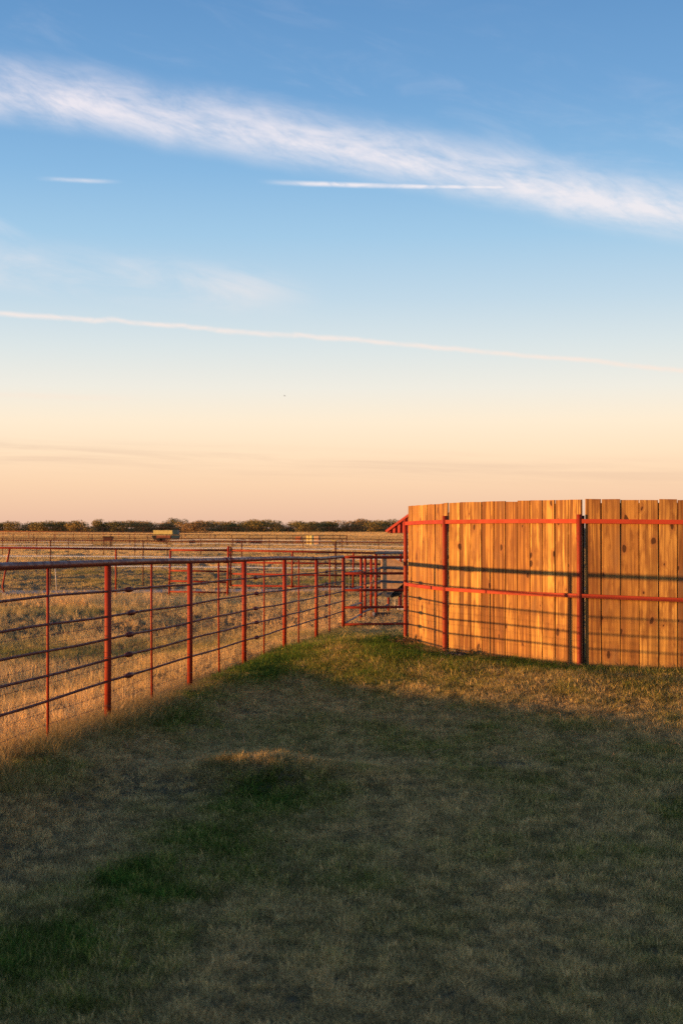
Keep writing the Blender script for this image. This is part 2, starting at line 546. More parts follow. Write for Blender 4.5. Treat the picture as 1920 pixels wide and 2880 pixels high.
def seg_dist(X, Y, P):
    best = np.full(np.broadcast(X, Y).shape, 1e9)
    for (x0, y0), (x1, y1) in zip(P[:-1], P[1:]):
        ex, ey = x1 - x0, y1 - y0
        t = np.clip(((X - x0) * ex + (Y - y0) * ey) / (ex * ex + ey * ey), 0, 1)
        best = np.minimum(best, np.hypot(X - x0 - t * ex, Y - y0 - t * ey))
    return best


def sstep(x, a, b_):
    t = np.clip((x - a) / (b_ - a), 0, 1)
    return t * t * (3 - 2 * t)


_WV = [(rng.uniform(0, 6.28), rng.uniform(0.5, 2.2), rng.uniform(0, 6.28)) for _ in range(10)]


def waves(X, Y, f0=1.0):
    s = 0
    for a_, f, p in _WV:
        s = s + np.sin((X * math.cos(a_) + Y * math.sin(a_)) * f * f0 + p) / len(_WV)
    return s


def ground_z(X, Y):
    X = np.asarray(X, float)
    Y = np.asarray(Y, float)
    fz = np.interp(Y, _FY, _FZ)
    fx = fenceX(np.minimum(Y, 40))
    s = X - fx                                              # >0 on the lawn side
    lawn = np.interp(Y, [-60, 0, 8, 12, 15, 18, 21, 24, 28, 40], [-0.36, -0.36, -0.36, -0.35, -0.325, -0.305, -0.345, -0.415, -0.465, -0.455])
    md = seg_dist(X, Y, WF)
    wz = -0.125 - 0.015 * sstep(Y, 18, 20.5)
    lawn = lawn + (wz - lawn) * (1 - sstep(md, 0.35, 3.1)) * (1 - sstep(Y, 21.0, 27.0))
    field = np.minimum(fz, -0.20) - 0.20 * (1 - sstep(Y, 26, 34))
    z = np.where(s > 0.35, lawn, field)
    k = sstep(s, -2.7, -0.15)
    k2 = sstep(s, 0.15, 1.0)
    z = field * (1 - k) + fz * k
    z = z * (1 - k2) + lawn * k2
    z = np.where(Y > 40, -0.45, z) if False else z
    # the old ground beyond the yard
    far = sstep(Y, 28, 36)
    z = z * (1 - far) + (-0.445) * far
    near_amp = 0.020 + 0.035 * sstep(-s, 0.4, 2.5) + 0.02 * sstep(Y, 30, 120)
    z = z + near_amp * waves(X, Y, 1.3) * (1 - sstep(np.hypot(X, Y), 120, 260))
    # shallow ditch beside the gravel lane
    z = z - 0.10 * np.exp(-((Y - 41.0) / 1.6) ** 2) * (1 - sstep(X, 0, 6))
    # small hump on the lawn that catches the last light
    z = z + 0.175 * np.exp(-(((X + 0.62) / 0.85) ** 2 + ((Y - 10.55) / 0.42) ** 2))
    return z


def gz(x, y):
    return float(ground_z(np.array([x]), np.array([y]))[0])


def ground_mesh():
    ys = np.concatenate([np.arange(-60, 0, 6), np.arange(0, 32, 0.22), np.arange(32, 60, 0.5), np.arange(60, 160, 3), np.arange(160, 700, 20),
                         np.array([700, 900, 1300, 2000, 3200, 5200, 8000])])
    xs = np.concatenate([-np.array([6000, 3000, 1500, 800, 500, 350, 250, 180, 130, 90, 65, 48, 36, 28, 22, 18, 15, 12.5, 10.5, 9]),
                         np.arange(-8, 9.01, 0.22), np.array([9, 10.5, 12.5, 15, 18, 22, 28, 36, 48, 65, 90, 130, 180, 250, 350, 500, 800, 1500, 3000, 6000]) + 0.5])
    XX, YY = np.meshgrid(xs, ys)
    ZZ = ground_z(XX, YY)
    ny, nx = XX.shape
    vs = np.stack([XX.ravel(), YY.ravel(), ZZ.ravel()], 1)
    idx = np.arange(ny * nx).reshape(ny, nx)
    fs = np.stack([idx[:-1, :-1].ravel(), idx[:-1, 1:].ravel(), idx[1:, 1:].ravel(), idx[1:, :-1].ravel()], 1)
    m, nb, bs = new_mat('soil_and_thatch')
    g = nb.n('ShaderNodeNewGeometry')
    pos = g.outputs['Position']
    px_, py_, pz_ = nb.sep(pos)
    big = nb.noise(nb.xyz(nb.m('MULTIPLY', px_, 0.35), nb.m('MULTIPLY', py_, 0.35), 0), 1.0, 4, 0.6)
    mid = nb.noise(pos, 5.0, 5, 0.65)
    fin = nb.noise(pos, 60.0, 4, 0.7)
    streak = nb.noise(nb.xyz(nb.m('MULTIPLY', px_, 0.03), nb.m('MULTIPLY', py_, 0.12), 3.3), 1.0, 4, 0.6)
    c = nb.mix(nb.smooth(fin, 0.35, 0.65), (0.09, 0.075, 0.042), (0.20, 0.155, 0.090))
    c = nb.mix(nb.smooth(mid, 0.5, 0.7, 0.0, 0.6), c, (0.07, 0.085, 0.028))
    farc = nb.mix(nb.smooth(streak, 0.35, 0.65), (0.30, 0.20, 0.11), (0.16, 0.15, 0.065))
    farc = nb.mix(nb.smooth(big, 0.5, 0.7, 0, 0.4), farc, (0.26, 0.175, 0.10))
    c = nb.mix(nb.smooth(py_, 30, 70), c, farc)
    nb.put(bs.inputs['Base Color'], c)
    bs.inputs['Roughness'].default_value = 0.95
    bs.inputs['Specular IOR Level'].default_value = 0.05
    bp = nb.n('ShaderNodeBump')
    bp.inputs['Strength'].default_value = 0.6
    bp.inputs['Distance'].default_value = 0.02
    nb.put(bp.inputs['Height'], fin)
    nb.put(bs.inputs['Normal'], bp.outputs[0])
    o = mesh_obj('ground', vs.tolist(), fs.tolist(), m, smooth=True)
    tag(o, 'uneven ground under the lawn and the pasture', kind='structure')
    return o


ground_mesh()

# gravel lane across the pasture
xs_l = np.arange(-30, 32, 0.5)
vs, fs = [], []
for i, x in enumerate(xs_l):
    yc = 44.6 + 0.6 * math.sin(x * 0.11) + 0.05 * x
    w_ = 0.62 + 0.12 * math.sin(x * 1.7)
    for dy_ in (-w_, -w_ * 0.3, w_ * 0.3, w_):
        vs.append((x, yc + dy_, gz(x, yc + dy_) + 0.012 + (0.03 if abs(dy_) < w_ * 0.5 else 0)))
    if i:
        for j in range(3):
            a_ = (i - 1) * 4 + j
            fs.append((a_, a_ + 4, a_ + 5, a_ + 1))
mg, nb, bs = new_mat('pale_gravel')
g = nb.n('ShaderNodeNewGeometry')
c = nb.ramp(nb.noise(g.outputs['Position'], 14, 5, 0.8), [(0.3, (0.20, 0.18, 0.16)), (0.5, (0.42, 0.38, 0.34)), (0.7, (0.62, 0.57, 0.52))])
nb.put(bs.inputs['Base Color'], c)
bs.inputs['Roughness'].default_value = 0.95
tag(mesh_obj('gravel_lane', vs, fs, mg), 'narrow pale gravel lane crossing the pasture behind the red gates', kind='structure')

# ------------------------------------------------------------------ wooden windbreak fence
wf = empty('wooden_fence', (2.76, 16.53, 0), 'tall curved fence of knotty pine boards on red steel rails and posts', 'fence')


def board(px_, py_, yaw, w_, h_, z0, lean=0.0):
    th = 0.019
    n = 6
    vs, fs = [], []
    j = lambda a_: random.uniform(-a_, a_)
    # slightly waney outline, 5 levels high
    levels = [0, 0.25, 0.5, 0.75, 1.0]
    bow = j(0.004)
    tilt_top = j(0.004)
    for L in levels:
        z = L * h_
        o_ = bow * math.sin(L * math.pi)
        lx, rx = -w_ / 2 + o_ + j(0.0012), w_ / 2 + o_ + j(0.0012)
        zt = tilt_top if L == 1 else 0
        e_ = 0.003
        for x, y in ((lx + e_, 0), (rx - e_, 0), (rx, e_), (rx, th), (lx, th), (lx, e_)):
            vs.append((x, y, z + zt * (x / w_)))
    for k in range(len(levels) - 1):
        for q in range(n):
            a_, b_ = k * n + q, k * n + (q + 1) % n
            fs.append((a_, b_, b_ + n, a_ + n))
    fs.append(tuple(range(n))[::-1])
    fs.append(tuple((len(levels) - 1) * n + q for q in range(n)))
    o = mesh_obj('board', vs, fs, M_WOOD, None, (px_, py_, z0))
    o.rotation_euler = (j(0.004), lean + j(0.002), yaw + j(0.008))
    rel(wf, o)
    return o


seg_boards = [10, 11, 11, 11, 11]
OFF = 0.029
top_bias = [1.826, 1.836, 1.842, 1.83, 1.83, 1.83]
for si, ((x0, y0), (x1, y1)) in enumerate(zip(WF[:-1], WF[1:])):
    L = math.hypot(x1 - x0, y1 - y0)
    ux, uy = (x1 - x0) / L, (y1 - y0) / L
    nx_, ny_ = -uy, ux                      # away from the camera side
    if ny_ < 0:
        nx_, ny_ = uy, -ux
    yaw = math.atan2(uy, ux)
    nb_ = seg_boards[si]
    start = 0.05 if si == 0 else 0.035
    end = L + 0.0
    pitch = (end - start) / nb_
    for k in range(nb_):
        d_ = start + pitch * (k + 0.5)
        gap = random.choice([0.005, 0.008, 0.012, 0.017, 0.021])
        if si == 1 and k == 0:
            gap = 0.006
        off = OFF + random.uniform(0, 0.003)
        ww = pitch - gap
        sh = 0
        if si == 2 and k == 0:
            d_ += 0.012
            ww -= 0.026
        bx, by = x0 + ux * d_ + nx_ * off, y0 + uy * d_ + ny_ * off
        if si >= 2 and k > 0 or si == 1 and k > 0:
            gx_, gy_ = x0 + ux * (start + pitch * k) + nx_ * (off + 0.036), y0 + uy * (start + pitch * k) + ny_ * (off + 0.036)
            mbt = MB()  # hidden strip added behind the gap, blocks the sky so it stays dark
            zg_ = gz(gx_, gy_) - 0.02
            mbt.box((gx_, gy_, (zg_ + 1.80) / 2), (0.05, 0.018, 1.80 - zg_), yaw)
            mbt.build('gap_blocker', M_WOOD, wf)
        t = d_ / L
        zt = top_bias[si] * (1 - t) + top_bias[si + 1] * t + random.uniform(-0.006, 0.006)
        z0_ = gz(bx, by) - 0.03
        board(bx, by, yaw, ww, zt - z0_, z0_)
    # rails: square tube, butted between the posts
    RU = [1.575, 1.590, 1.589, 1.557, 1.55, 1.55]
    RLo = [0.705, 0.718, 0.723, 0.672, 0.66, 0.66]
    for zz in (RU, RLo):
        mb = MB()
        n_seg = 7
        pr = None
        for q in range(n_seg + 1):
            t = q / n_seg
            sag = -0.006 * math.sin(t * math.pi) if zz is RLo else 0.004 * math.sin(t * math.pi)
            p = Vector((x0 + (x1 - x0) * (0.012 + t * 0.976), y0 + (y1 - y0) * (0.012 + t * 0.976), zz[si] * (1 - t) + zz[si + 1] * t + sag))
            if pr is not None:
                off_ = Vector((nx_, ny_, 0)) * 0.008
                mb.bar(pr + off_, p + off_, 0.052, 0.050 if zz is RU else 0.045)
            pr = p
        mb.build('rail', M_RED_FLAT, wf)
ptop = [1.640, 1.668, 1.668, 1.66, 1.66, 1.66]
for (x, y), zt in zip(WF, ptop):
    mb = MB()
    zb = gz(x, y) - 0.1
    r_ = 0.030
    nxo, nyo = 0, 0
    # an open-ended pipe: outer wall, rim, dark inner wall
    pts = [(x, y, zb), (x, y, zb + 0.6), (x, y, zt - 0.5), (x, y, zt), (x, y, zt), (x, y, zt - 0.12)]
    mb.tube(pts, [r_, r_, r_, r_, r_ - 0.005, r_ - 0.005], 20, cap=False)
    mb.build('post', M_RED, wf, smooth=False)
for o in wf.children:
    if o.name.startswith('post'):
        o.data.shade_smooth()

mb = MB()
mb.box((WF[2][0] + 0.047, WF[2][1] + 0.085, 0.75), (0.05, 0.04, 1.81), -0.3)
mb.build('back_post', M_RUST, wf)

# ------------------------------------------------------------------ pipe fence on the left
pf = empty('pipe_fence', (fenceX(12.57), 12.57, gz(fenceX(12.57), 12.57)), 'long red steel pipe fence with thin rod rails running away along the lawn', 'fence')
topz = lambda Y: float(np.interp(Y, TOPZ_Y, TOPZ_Z))
posts_Y = [27.76, 24.4, 21.33, 18.40, 15.53, 12.57, 9.60, 6.62, 3.65, 0.68, -2.3]
stays_Y = [25.96, 22.60, 19.74, 16.93, 13.99, 11.03, 8.10, 5.10, 2.15, -0.8]
for Y in posts_Y:
    x = fenceX(Y)
    r_ = 0.030
    mb = MB()
    zt = topz(Y) - (0.018 if Y < 27 else -0.0)
    mb.tube([(x, Y, gz(x, Y) - 0.15), (x + 0.002, Y, zt - 0.7), (x, Y, zt)], r_, 20)
    mb.build('post', M_RED, pf, smooth=True)
for Y in stays_Y:
    x = fenceX(Y)
    mb = MB()
    lean = random.uniform(-0.012, 0.012)
    mb.tube([(x + lean, Y, gz(x, Y) - 0.08), (x, Y, topz(Y) - 0.65), (x, Y, topz(Y) - 0.02)], 0.0115, 10)
    mb.build('stay', M_RED, pf, smooth=True)
# top rail: pieces of pipe welded end to end with collars
ends = [-2.6, 5.4, 11.4, 17.33, 23.95, 27.76]
ends = [-2.6, 4.1, 17.33, 23.95, 27.80]
for a_, e_ in zip(ends[:-1], ends[1:]):
    mb = MB()
    Ys = np.arange(a_, e_, 0.4).tolist() + [e_]
    pts = [(fenceX(Y) + 0.004 * math.sin(Y * 1.1), Y, topz(Y) + 0.006 * math.sin(Y * 0.9 + 1.3)) for Y in Ys]
    mb.tube(pts, 0.0295, 20)
    mb.build('top_rail', M_RED_OLD, pf, smooth=True)
for Y in ends[1:-1]:
    mb = MB()
    p = lambda q: (fenceX(q) + 0.004 * math.sin(q * 1.1), q, topz(q) + 0.006 * math.sin(q * 0.9 + 1.3))
    mb.tube([p(Y - 0.09), p(Y - 0.085), p(Y + 0.085), p(Y + 0.09)], [0.030, 0.0365, 0.0365, 0.030], 20)
    mb.build('collar', M_RED_OLD, pf, smooth=True)
ROD = [0.250, 0.470, 0.670, 0.854, 1.050]
coup = [25.55, 19.2, 13.27, 7.2, 1.2]
for ri, dz_ in enumerate(ROD):
    mb = MB()
    Ys = np.arange(-2.6, 27.76, 0.37).tolist() + [27.76]
    zrod = lambda Y: topz(Y) - dz_ * (1 - 0.006 * math.sin(Y * 0.7 + ri)) - 0.004 * math.sin(Y * 2.1 + ri)
    pts = [(fenceX(Y) - 0.0, Y, zrod(Y)) for Y in Ys]
    mb.tube(pts, 0.0108, 10)
    mb.build('rod_rail', M_ROD, pf, smooth=True)
    for Y in coup:
        mb = MB()
        Yc = Y + random.uniform(-0.05, 0.05)
        q = [(-0.13, 0.011), (-0.10, 0.019), (-0.055, 0.021), (-0.045, 0.026), (0.045, 0.026), (0.055, 0.021), (0.10, 0.019), (0.13, 0.011)]
        mb.tube([(fenceX(Yc + a_), Yc + a_, zrod(Yc + a_)) for a_, _ in q], [r for _, r in q], 14)
        mb.build('coupling', M_ROD, pf, smooth=True)
for Y in posts_Y[1:8]:
    x = fenceX(Y)
    g0 = gz(x, Y)
    for hgt in (0.17, 0.36, 0.60, 0.80):
        mb = MB()
        hh = g0 + hgt + random.uniform(-0.04, 0.04)
        tl = random.uniform(-0.012, 0.012)
        mb.tube([(x + 0.0325 * math.cos(a_), Y + 0.0325 * math.sin(a_), hh + tl * math.cos(a_)) for a_ in np.linspace(0, 2 * math.pi, 13)], 0.0022, 4, cap=False)
        mb.build('wire_tie', M_WIRE, pf)
# woven wire on the field side of the fence
mb = MB()
wz_top = 0.78
offx = -0.036
for hgt in (0.06, 0.15, 0.25, 0.36, 0.48, 0.62, 0.78):
    Ys = np.arange(3.0, 27.7, 0.42)
    mb.tube([(fenceX(Y) + offx, Y, gz(fenceX(Y), Y) + hgt + 0.008 * math.sin(Y * 2.3 + hgt * 9)) for Y in Ys], 0.0014, 4, cap=False)
Y = 3.0
while Y < 27.6:
    x = fenceX(Y) + offx
    g0 = gz(fenceX(Y), Y)
    s1, s2 = random.uniform(-0.015, 0.015), random.uniform(-0.015, 0.015)
    mb.tube([(x, Y, g0 + 0.02), (x, Y + s1, g0 + 0.36), (x, Y + s2, g0 + wz_top)], 0.0011, 3, cap=False)
    for hgt in (0.15, 0.25, 0.36, 0.48, 0.62):
        if Y < 16:
            mb.box((x, Y, g0 + hgt), (0.006, 0.010, 0.009))
    Y += 0.152
mb.build('woven_wire', M_WIRE, pf, kind='stuff')
mb = MB()
Ys = np.arange(3.0, 27.7, 0.35)
zb_ = lambda Y: gz(fenceX(Y), Y) + 0.86 + 0.012 * math.sin(Y * 0.9)
mb.tube([(fenceX(Y) + offx, Y, zb_(Y)) for Y in Ys], 0.0016, 4, cap=False)
for Y in np.arange(3.0, 27.0, 0.125):
    x = fenceX(Y) + offx
    mb.bar((x, Y, zb_(Y) - 0.012), (x, Y + 0.006, zb_(Y) + 0.012), 0.003, 0.003)
    mb.bar((x - 0.01, Y, zb_(Y)), (x + 0.01, Y + 0.004, zb_(Y) + 0.003), 0.003, 0.003)
mb.build('barbed_wire', M_WIRE, pf)

# ------------------------------------------------------------------ gate at the end of the pipe fence
gt = empty('pipe_gate', (0.06, 27.80, gz(0.06, 27.8)), 'red five-rail pipe gate closing the gap between the pipe fence and the wooden fence', 'gate')
gx0, gx1 = 0.045, 2.45
gy = lambda x: 27.86 + (x - gx0) * 0.25
for i, z_ in enumerate((0.937, 0.620, 0.292, -0.045, -0.378)):
    mb = MB()
    r_ = 0.030 if i == 0 else 0.026
    pts = [(gx0 + (gx1 - gx0) * t, gy(gx0 + (gx1 - gx0) * t), z_ - 0.004 * math.sin(t * 3.1) - t * 0.006) for t in np.linspace(0, 1, 7)]
    mb.tube(pts, r_, 14)
    mb.build('rail', M_RED, gt, smooth=True)
for x in (gx0 + 0.005, gx1):
    mb = MB()
    mb.tube([(x, gy(x), -0.40), (x, gy(x), 0.937)], 0.024, 12)
    mb.build('upright', M_RED, gt, smooth=True)
mb = MB()
for x in np.arange(gx0 + 0.10, gx1, 0.168):
    j_ = random.uniform(-0.008, 0.008)
    mb.tube([(x, gy(x) + 0.03, -0.38), (x + j_, gy(x) + 0.032, 0.3), (x, gy(x) + 0.03, 0.76)], 0.0022, 4, cap=False)
for z_ in (-0.22, -0.06, 0.09, 0.24, 0.42, 0.60, 0.74):
    mb.tube([(gx0, gy(gx0) + 0.034, z_), (gx1, gy(gx1) + 0.034, z_)], 0.0018, 4, cap=False)
mb.build('mesh_panel', M_WIRE_GALV, gt, kind='stuff')
for x, z_ in ((0.375, 0.62), (0.93, 0.62), (0.90, 0.292), (0.95, -0.045), (0.37, -0.045)):
    mb = MB()
    mb.tube([(x, gy(x) - 0.028, z_ - 0.03), (x + 0.004, gy(x) - 0.031, z_), (x, gy(x) - 0.028, z_ + 0.03)], 0.003, 5)
    mb.build('tie_wire', M_WIRE, gt)

# ------------------------------------------------------------------ small pen behind the gate
pn = empty('pen_fence', (0.42, 30.4, gz(0.42, 30.4)), 'low red and grey pipe pen fence standing directly behind the gate', 'fence')
pen_posts = [(0.42, 30.4, 0.885), (0.535, 31.9, 0.875), (0.690, 33.2, 0.87), (0.765, 31.55, 0.945), (1.43, 34.3, 0.93), (2.3, 32.6, 0.93)]
for x, y, zt in pen_posts:
    mb = MB()
    mb.tube([(x, y, gz(x, y) - 0.1), (x, y, zt)], 0.031 if x < 1.3 else 0.028, 16)
    mb.build('post', M_RED, pn, smooth=True)
for z0_, z1_ in ((0.62, 0.60), (0.27, 0.255), (-0.07, -0.085), (-0.37, -0.33)):
    mb = MB()
    mb.tube([(0.05, 27.95, z0_), (0.42, 30.4, z1_)], 0.020, 10)
    mb.build('rail', M_GREYPIPE, pn, smooth=True)
for (p, q, r_, mt) in (((0.42, 30.4, -0.30), (0.765, 31.55, -0.235), 0.022, M_GREYPIPE),
                       ((0.42, 30.4, 0.86), (0.690, 33.2, 0.86), 0.02, M_RED),
                       ((0.42, 30.42, 0.55), (0.765, 31.5, 0.62), 0.008, M_ROD),
                       ((0.42, 30.42, 0.02), (0.765, 31.5, 0.10), 0.008, M_ROD),
                       ((0.42, 30.42, 0.28), (0.765, 31.5, 0.33), 0.008, M_ROD)):
    mb = MB()
    mb.tube([p, q], r_, 10)
    mb.build('rail', mt, pn, smooth=True)
# thick patched pipe with an open end lying along the top
mb = MB()
Ns = 26
pts = [(0.735 + (2.4 - 0.735) * t, 31.50 + 1.0 * t, 0.955 - 0.004 * t + 0.004 * math.sin(t * 9)) for t in np.linspace(0, 1, Ns)]
rad = [0.034 + 0.0035 * math.sin(i * 1.9) * (1 if i > 3 else 0) for i in range(Ns)]
inner = [pts[0], (pts[0][0] + 0.12, pts[0][1] + 0.07, pts[0][2])]
mb.tube(pts, rad, 16, cap=False)
mb.build('capped_pipe', M_GREYPIPE, pn, smooth=True)
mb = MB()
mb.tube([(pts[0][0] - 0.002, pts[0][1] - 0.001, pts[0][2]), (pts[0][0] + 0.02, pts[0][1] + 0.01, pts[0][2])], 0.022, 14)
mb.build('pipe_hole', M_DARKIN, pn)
mb = MB()
mb.tube([(0.55, 31.3, 0.06), (0.74, 31.3, 0.50)], 0.006, 6)
mb.build('brace_rod', M_WIRE_GALV, pn)

# ------------------------------------------------------------------ hopper feeder behind the gate
hp = empty('hopper_feeder', (1.3, 33.4, gz(1.3, 33.4)), 'tan sheet-metal hopper feeder with grey bands, standing behind the red gate', 'feeder')
Yh = 32.66
P = lambda px, py: from_px(px, py, Yh)
poly = [(P(1074, 1565).x, P(0, 1564).z), (P(1094, 1565).x, P(0, 1564).z), (P(1142, 1592).x, P(0, 1592).z), (P(1190, 1592).x, P(0, 1592).z),
        (P(1190, 1630).x, P(0, 1630).z), (P(1142, 1634).x, P(0, 1634).z), (P(1106, 1664).x, P(0, 1664).z), (P(1074, 1664).x, P(0, 1664).z)]
mb = MB()
mb.prism(poly[::-1], Yh, Yh + 0.9)
mb.build('hopper', M_BIN, hp)
mb = MB()
mb.bar(P(1142, 1590) - Vector((0, 0.012, 0)), P(1094, 1563) - Vector((0, 0.012, 0)), 0.02, 0.018)
mb.box((P(1074, 0).x, Yh - 0.01, (P(0, 1564).z + P(0, 1664).z) / 2), (0.03, 0.03, 0.82))
mb.build('edge_trim', M_BIN, hp)
for (ya, yb) in ((1591.5, 1600), (1632, 1639)):
    mb = MB()
    a_, c_ = P(1073, ya), P(1176, ya + 2.2)
    zc = (P(0, ya).z + P(0, yb).z) / 2
    mb.bar((a_.x, Yh - 0.02, zc), (c_.x, Yh - 0.02, zc - 0.022), 0.03, P(0, ya).z - P(0, yb).z)
    mb.build('band', M_STRAP, hp)
for (q0, q1, h_) in (((1059, 1603), (1073, 1596), 0.05), ((1059, 1640), (1073, 1634), 0.05), ((1057, 1676), (1073, 1668), 0.045)):
    mb = MB()
    a_, c_ = from_px(*q0, 32.2), from_px(*q1, 32.64)
    mb.bar(a_, c_, 0.03, h_)
    mb.build('bracket', M_STRAP, hp)
mb = MB()
mb.prism([(P(1073, 0).x, P(0, 1664).z - 0.002), (P(1106, 0).x, P(0, 1664).z - 0.002), (P(1097, 0).x, P(0, 1675).z), (P(1090, 0).x, P(0, 1681).z), (P(1084, 0).x, P(0, 1679).z)][::-1], Yh + 0.02, Yh + 0.8)
mb.build('trough', M_STRAP, hp)
mb = MB()
mb.prism([(P(1107, 0).x, P(0, 1664).z), (P(1143, 0).x, P(0, 1635).z), (P(1175, 0).x, P(0, 1640).z), (P(1143, 0).x, P(0, 1656).z), (P(1121, 0).x, P(0, 1676).z), (P(1099, 0).x, P(0, 1681).z)][::-1], Yh + 0.05, Yh + 0.7)
mb.build('chute', M_DARKIN, hp)
for (px, y_, yt, mt, r_) in ((1092, Yh + 0.35, 1680, M_RED, 0.028), (1123, Yh + 0.5, 1655, M_RED, 0.026), (1110, Yh + 0.75, 1670, M_SILVER, 0.012), (1165, Yh + 0.5, 1640, M_RED, 0.028)):
    t_ = from_px(px, yt, y_)
    mb = MB()
    mb.tube([(t_.x, y_, gz(t_.x, y_) - 0.03), (t_.x, y_, t_.z)], r_, 12)
    mb.build('leg', mt, hp, smooth=True)
mb = MB()
mb.tube([from_px(1078, 1707, 32.6), from_px(1092, 1700, 32.9)], 0.022, 10)
mb.build('skid', M_GREYPIPE, hp)
# white bucket lying by the feeder
bk = empty('bucket', from_px(1121, 1712, 32.2), 'small white plastic bucket lying on the ground under the hopper feeder', 'bucket')
mb = MB()
p0 = from_px(1116, 1709, 32.2)
mb.tube([p0, p0 + Vector((0.02, 0, 0.002)), p0 + Vector((0.15, 0.05, -0.02)), p0 + Vector((0.16, 0.053, -0.02))], [0.045, 0.048, 0.060, 0.064], 16)
mb.build('shell', M_WHITE, bk, smooth=True)
mb = MB()
mb.tube([p0 + Vector((0.165, 0.055, -0.02)), p0 + Vector((0.167, 0.056, -0.02))], 0.052, 14)
mb.build('opening', M_STRAP, bk)
# timber sleeper with a bolt plate
sl = empty('timber_sleeper', from_px(1062, 1738, 31.2), 'dark timber sleeper on the grass behind the gate', 'timber')
mb = MB()
p0, p1 = from_px(1046, 1737, 31.2), from_px(1090, 1737, 31.6)
p0.z = gz(p0.x, p0.y) + 0.05
p1.z = gz(p1.x, p1.y) + 0.04
mb.bar(p0, p1, 0.13, 0.11)
mb.build('beam', M_RUST, sl)
mb = MB()
pc_ = p0 + Vector((0.03, -0.07, 0.03))
mb.box(pc_, (0.05, 0.012, 0.07), 0.1)
mb.build('plate', M_SILVER, sl)

# ------------------------------------------------------------------ red gates and rail line in the middle distance
Y2 = 42.0


def tube_part(name, a_, c_, r_, mat, parent, n=8, mid=None):
    mb = MB()
    pts = [a_, c_] if mid is None else [a_, mid, c_]
    mb.tube(pts, r_, n)
    return mb.build(name, mat, parent, smooth=True)


rf = empty('rail_fence', (from_px(327, 1668, Y2).x, Y2, gz(-6.6, Y2)), 'red single-rail pipe fence with a leaning post, left of the far gates', 'fence')
tube_part('top_rail', from_px(-260, 1538, Y2), from_px(480, 1545.5, Y2), 0.032, M_RED, rf, 10, from_px(100, 1541.5, Y2))
for px in (327, -170):
    t_ = from_px(px, 1543, Y2)
    tube_part('post', Vector((t_.x, Y2, gz(t_.x, Y2) - 0.1)), t_, 0.028, M_RED, rf, 10)
tube_part('leaning_post', from_px(13, 1666, Y2), from_px(29, 1543, Y2), 0.028, M_RED, rf, 10, from_px(8.5, 1648, Y2))
mb = MB()
pc_ = from_px(17, 1675, Y2 - 0.05)
ring = []
for zz, rr in ((-0.16, 0.13), (-0.03, 0.125), (0.05, 0.105), (0.09, 0.07), (0.10, 0.0)):
    for j in range(10):
        a_ = j * 0.628
        k = 1 + 0.12 * math.sin(j * 2.3 + zz * 20)
        ring.append(pc_ + Vector((math.cos(a_) * rr * k, math.sin(a_) * rr * k, zz)))
fsr = [(i * 10 + j, i * 10 + (j + 1) % 10, i * 10 + 10 + (j + 1) % 10, i * 10 + 10 + j) for i in range(4) for j in range(10)]
mb.add(ring, fsr)
mb.build('footing', M_CONC, rf)

g1 = empty('pipe_gate', (from_px(560, 1668, Y2).x, Y2, gz(-4.2, Y2)), 'far red five-rail gate, left one of the pair that meets at the double post', 'gate')
for (yl, yr) in ((1547.5, 1547.5), (1577, 1578), (1604.5, 1607.5), (1633.5, 1638), (1663.5, 1667)):
    tube_part('rail', from_px(478, yl, Y2), from_px(642, yr, Y2), 0.030 if yl < 1550 else 0.027, M_RED, g1, 10)
for px, yt, yb in ((479.5, 1545, 1676), (477, 1580, 1660)):
    pass
t_ = from_px(480, 1545, Y2)
tube_part('upright', Vector((from_px(476.5, 0, Y2).x, Y2, gz(t_.x, Y2) - 0.02)), t_, 0.030, M_RED, g1, 10)
t_ = from_px(643, 1536, Y2 - 0.02)
tube_part('upright', Vector((from_px(640.5, 0, Y2).x, Y2 - 0.02, gz(t_.x, Y2) - 0.05)), t_, 0.036, M_RED, g1, 12)
for yq in (1579, 1596, 1614, 1630):
    mb = MB()
    a_ = from_px(466, yq, Y2 - 0.03)
    mb.bar(a_, from_px(480, yq, Y2 - 0.03), 0.008, 0.008)
    mb.bar(from_px(468, yq - 2, Y2 - 0.03), from_px(469, yq + 2, Y2 - 0.03), 0.01, 0.01)
    mb.bar(from_px(473, yq - 2, Y2 - 0.03), from_px(474, yq + 2, Y2 - 0.03), 0.01, 0.01)
    mb.build('wire_tie', M_RUST, g1)

g2 = empty('pipe_gate', (from_px(850, 1652, Y2).x, Y2, gz(-1.1, Y2)), 'far red gate right of the double post, wider than its neighbour, with wire mesh', 'gate')
for (yl, yr) in ((1548, 1556), (1581.5, 1587), (1613.5, 1620.5), (1646.5, 1652)):
    tube_part('rail', from_px(649, yl, Y2), from_px(1080, yr, Y2), 0.030 if yl < 1550 else 0.027, M_RED, g2, 10)
for px, yt, yb in ((649.5, 1536.5, 1648), (822, 1551, 1653), (993.5, 1554, 1652), (1080, 1554, 1654)):
    tube_part('upright', from_px(px - 1, yb, Y2 - 0.01), from_px(px + 0.5, yt, Y2 - 0.01), 0.028, M_RED, g2, 10)
mb = MB()
mb.box(from_px(646.5, 1554, Y2 - 0.05), (0.10, 0.03, 0.05))
mb.build('latch', M_RED, g2)
mb = MB()
for x_ in np.arange(0.12, 4.45, 0.17):
    p = from_px(650, 1585, Y2 + 0.03)
    mb.tube([(p.x + x_, Y2 + 0.035, -0.38), (p.x + x_, Y2 + 0.035, 0.46)], 0.0022, 3, cap=False)
for z_ in np.arange(-0.30, 0.46, 0.17):
    p = from_px(650, 1585, Y2 + 0.03)
    mb.tube([(p.x, Y2 + 0.04, z_), (p.x + 4.5, Y2 + 0.04, z_)], 0.002, 3, cap=False)
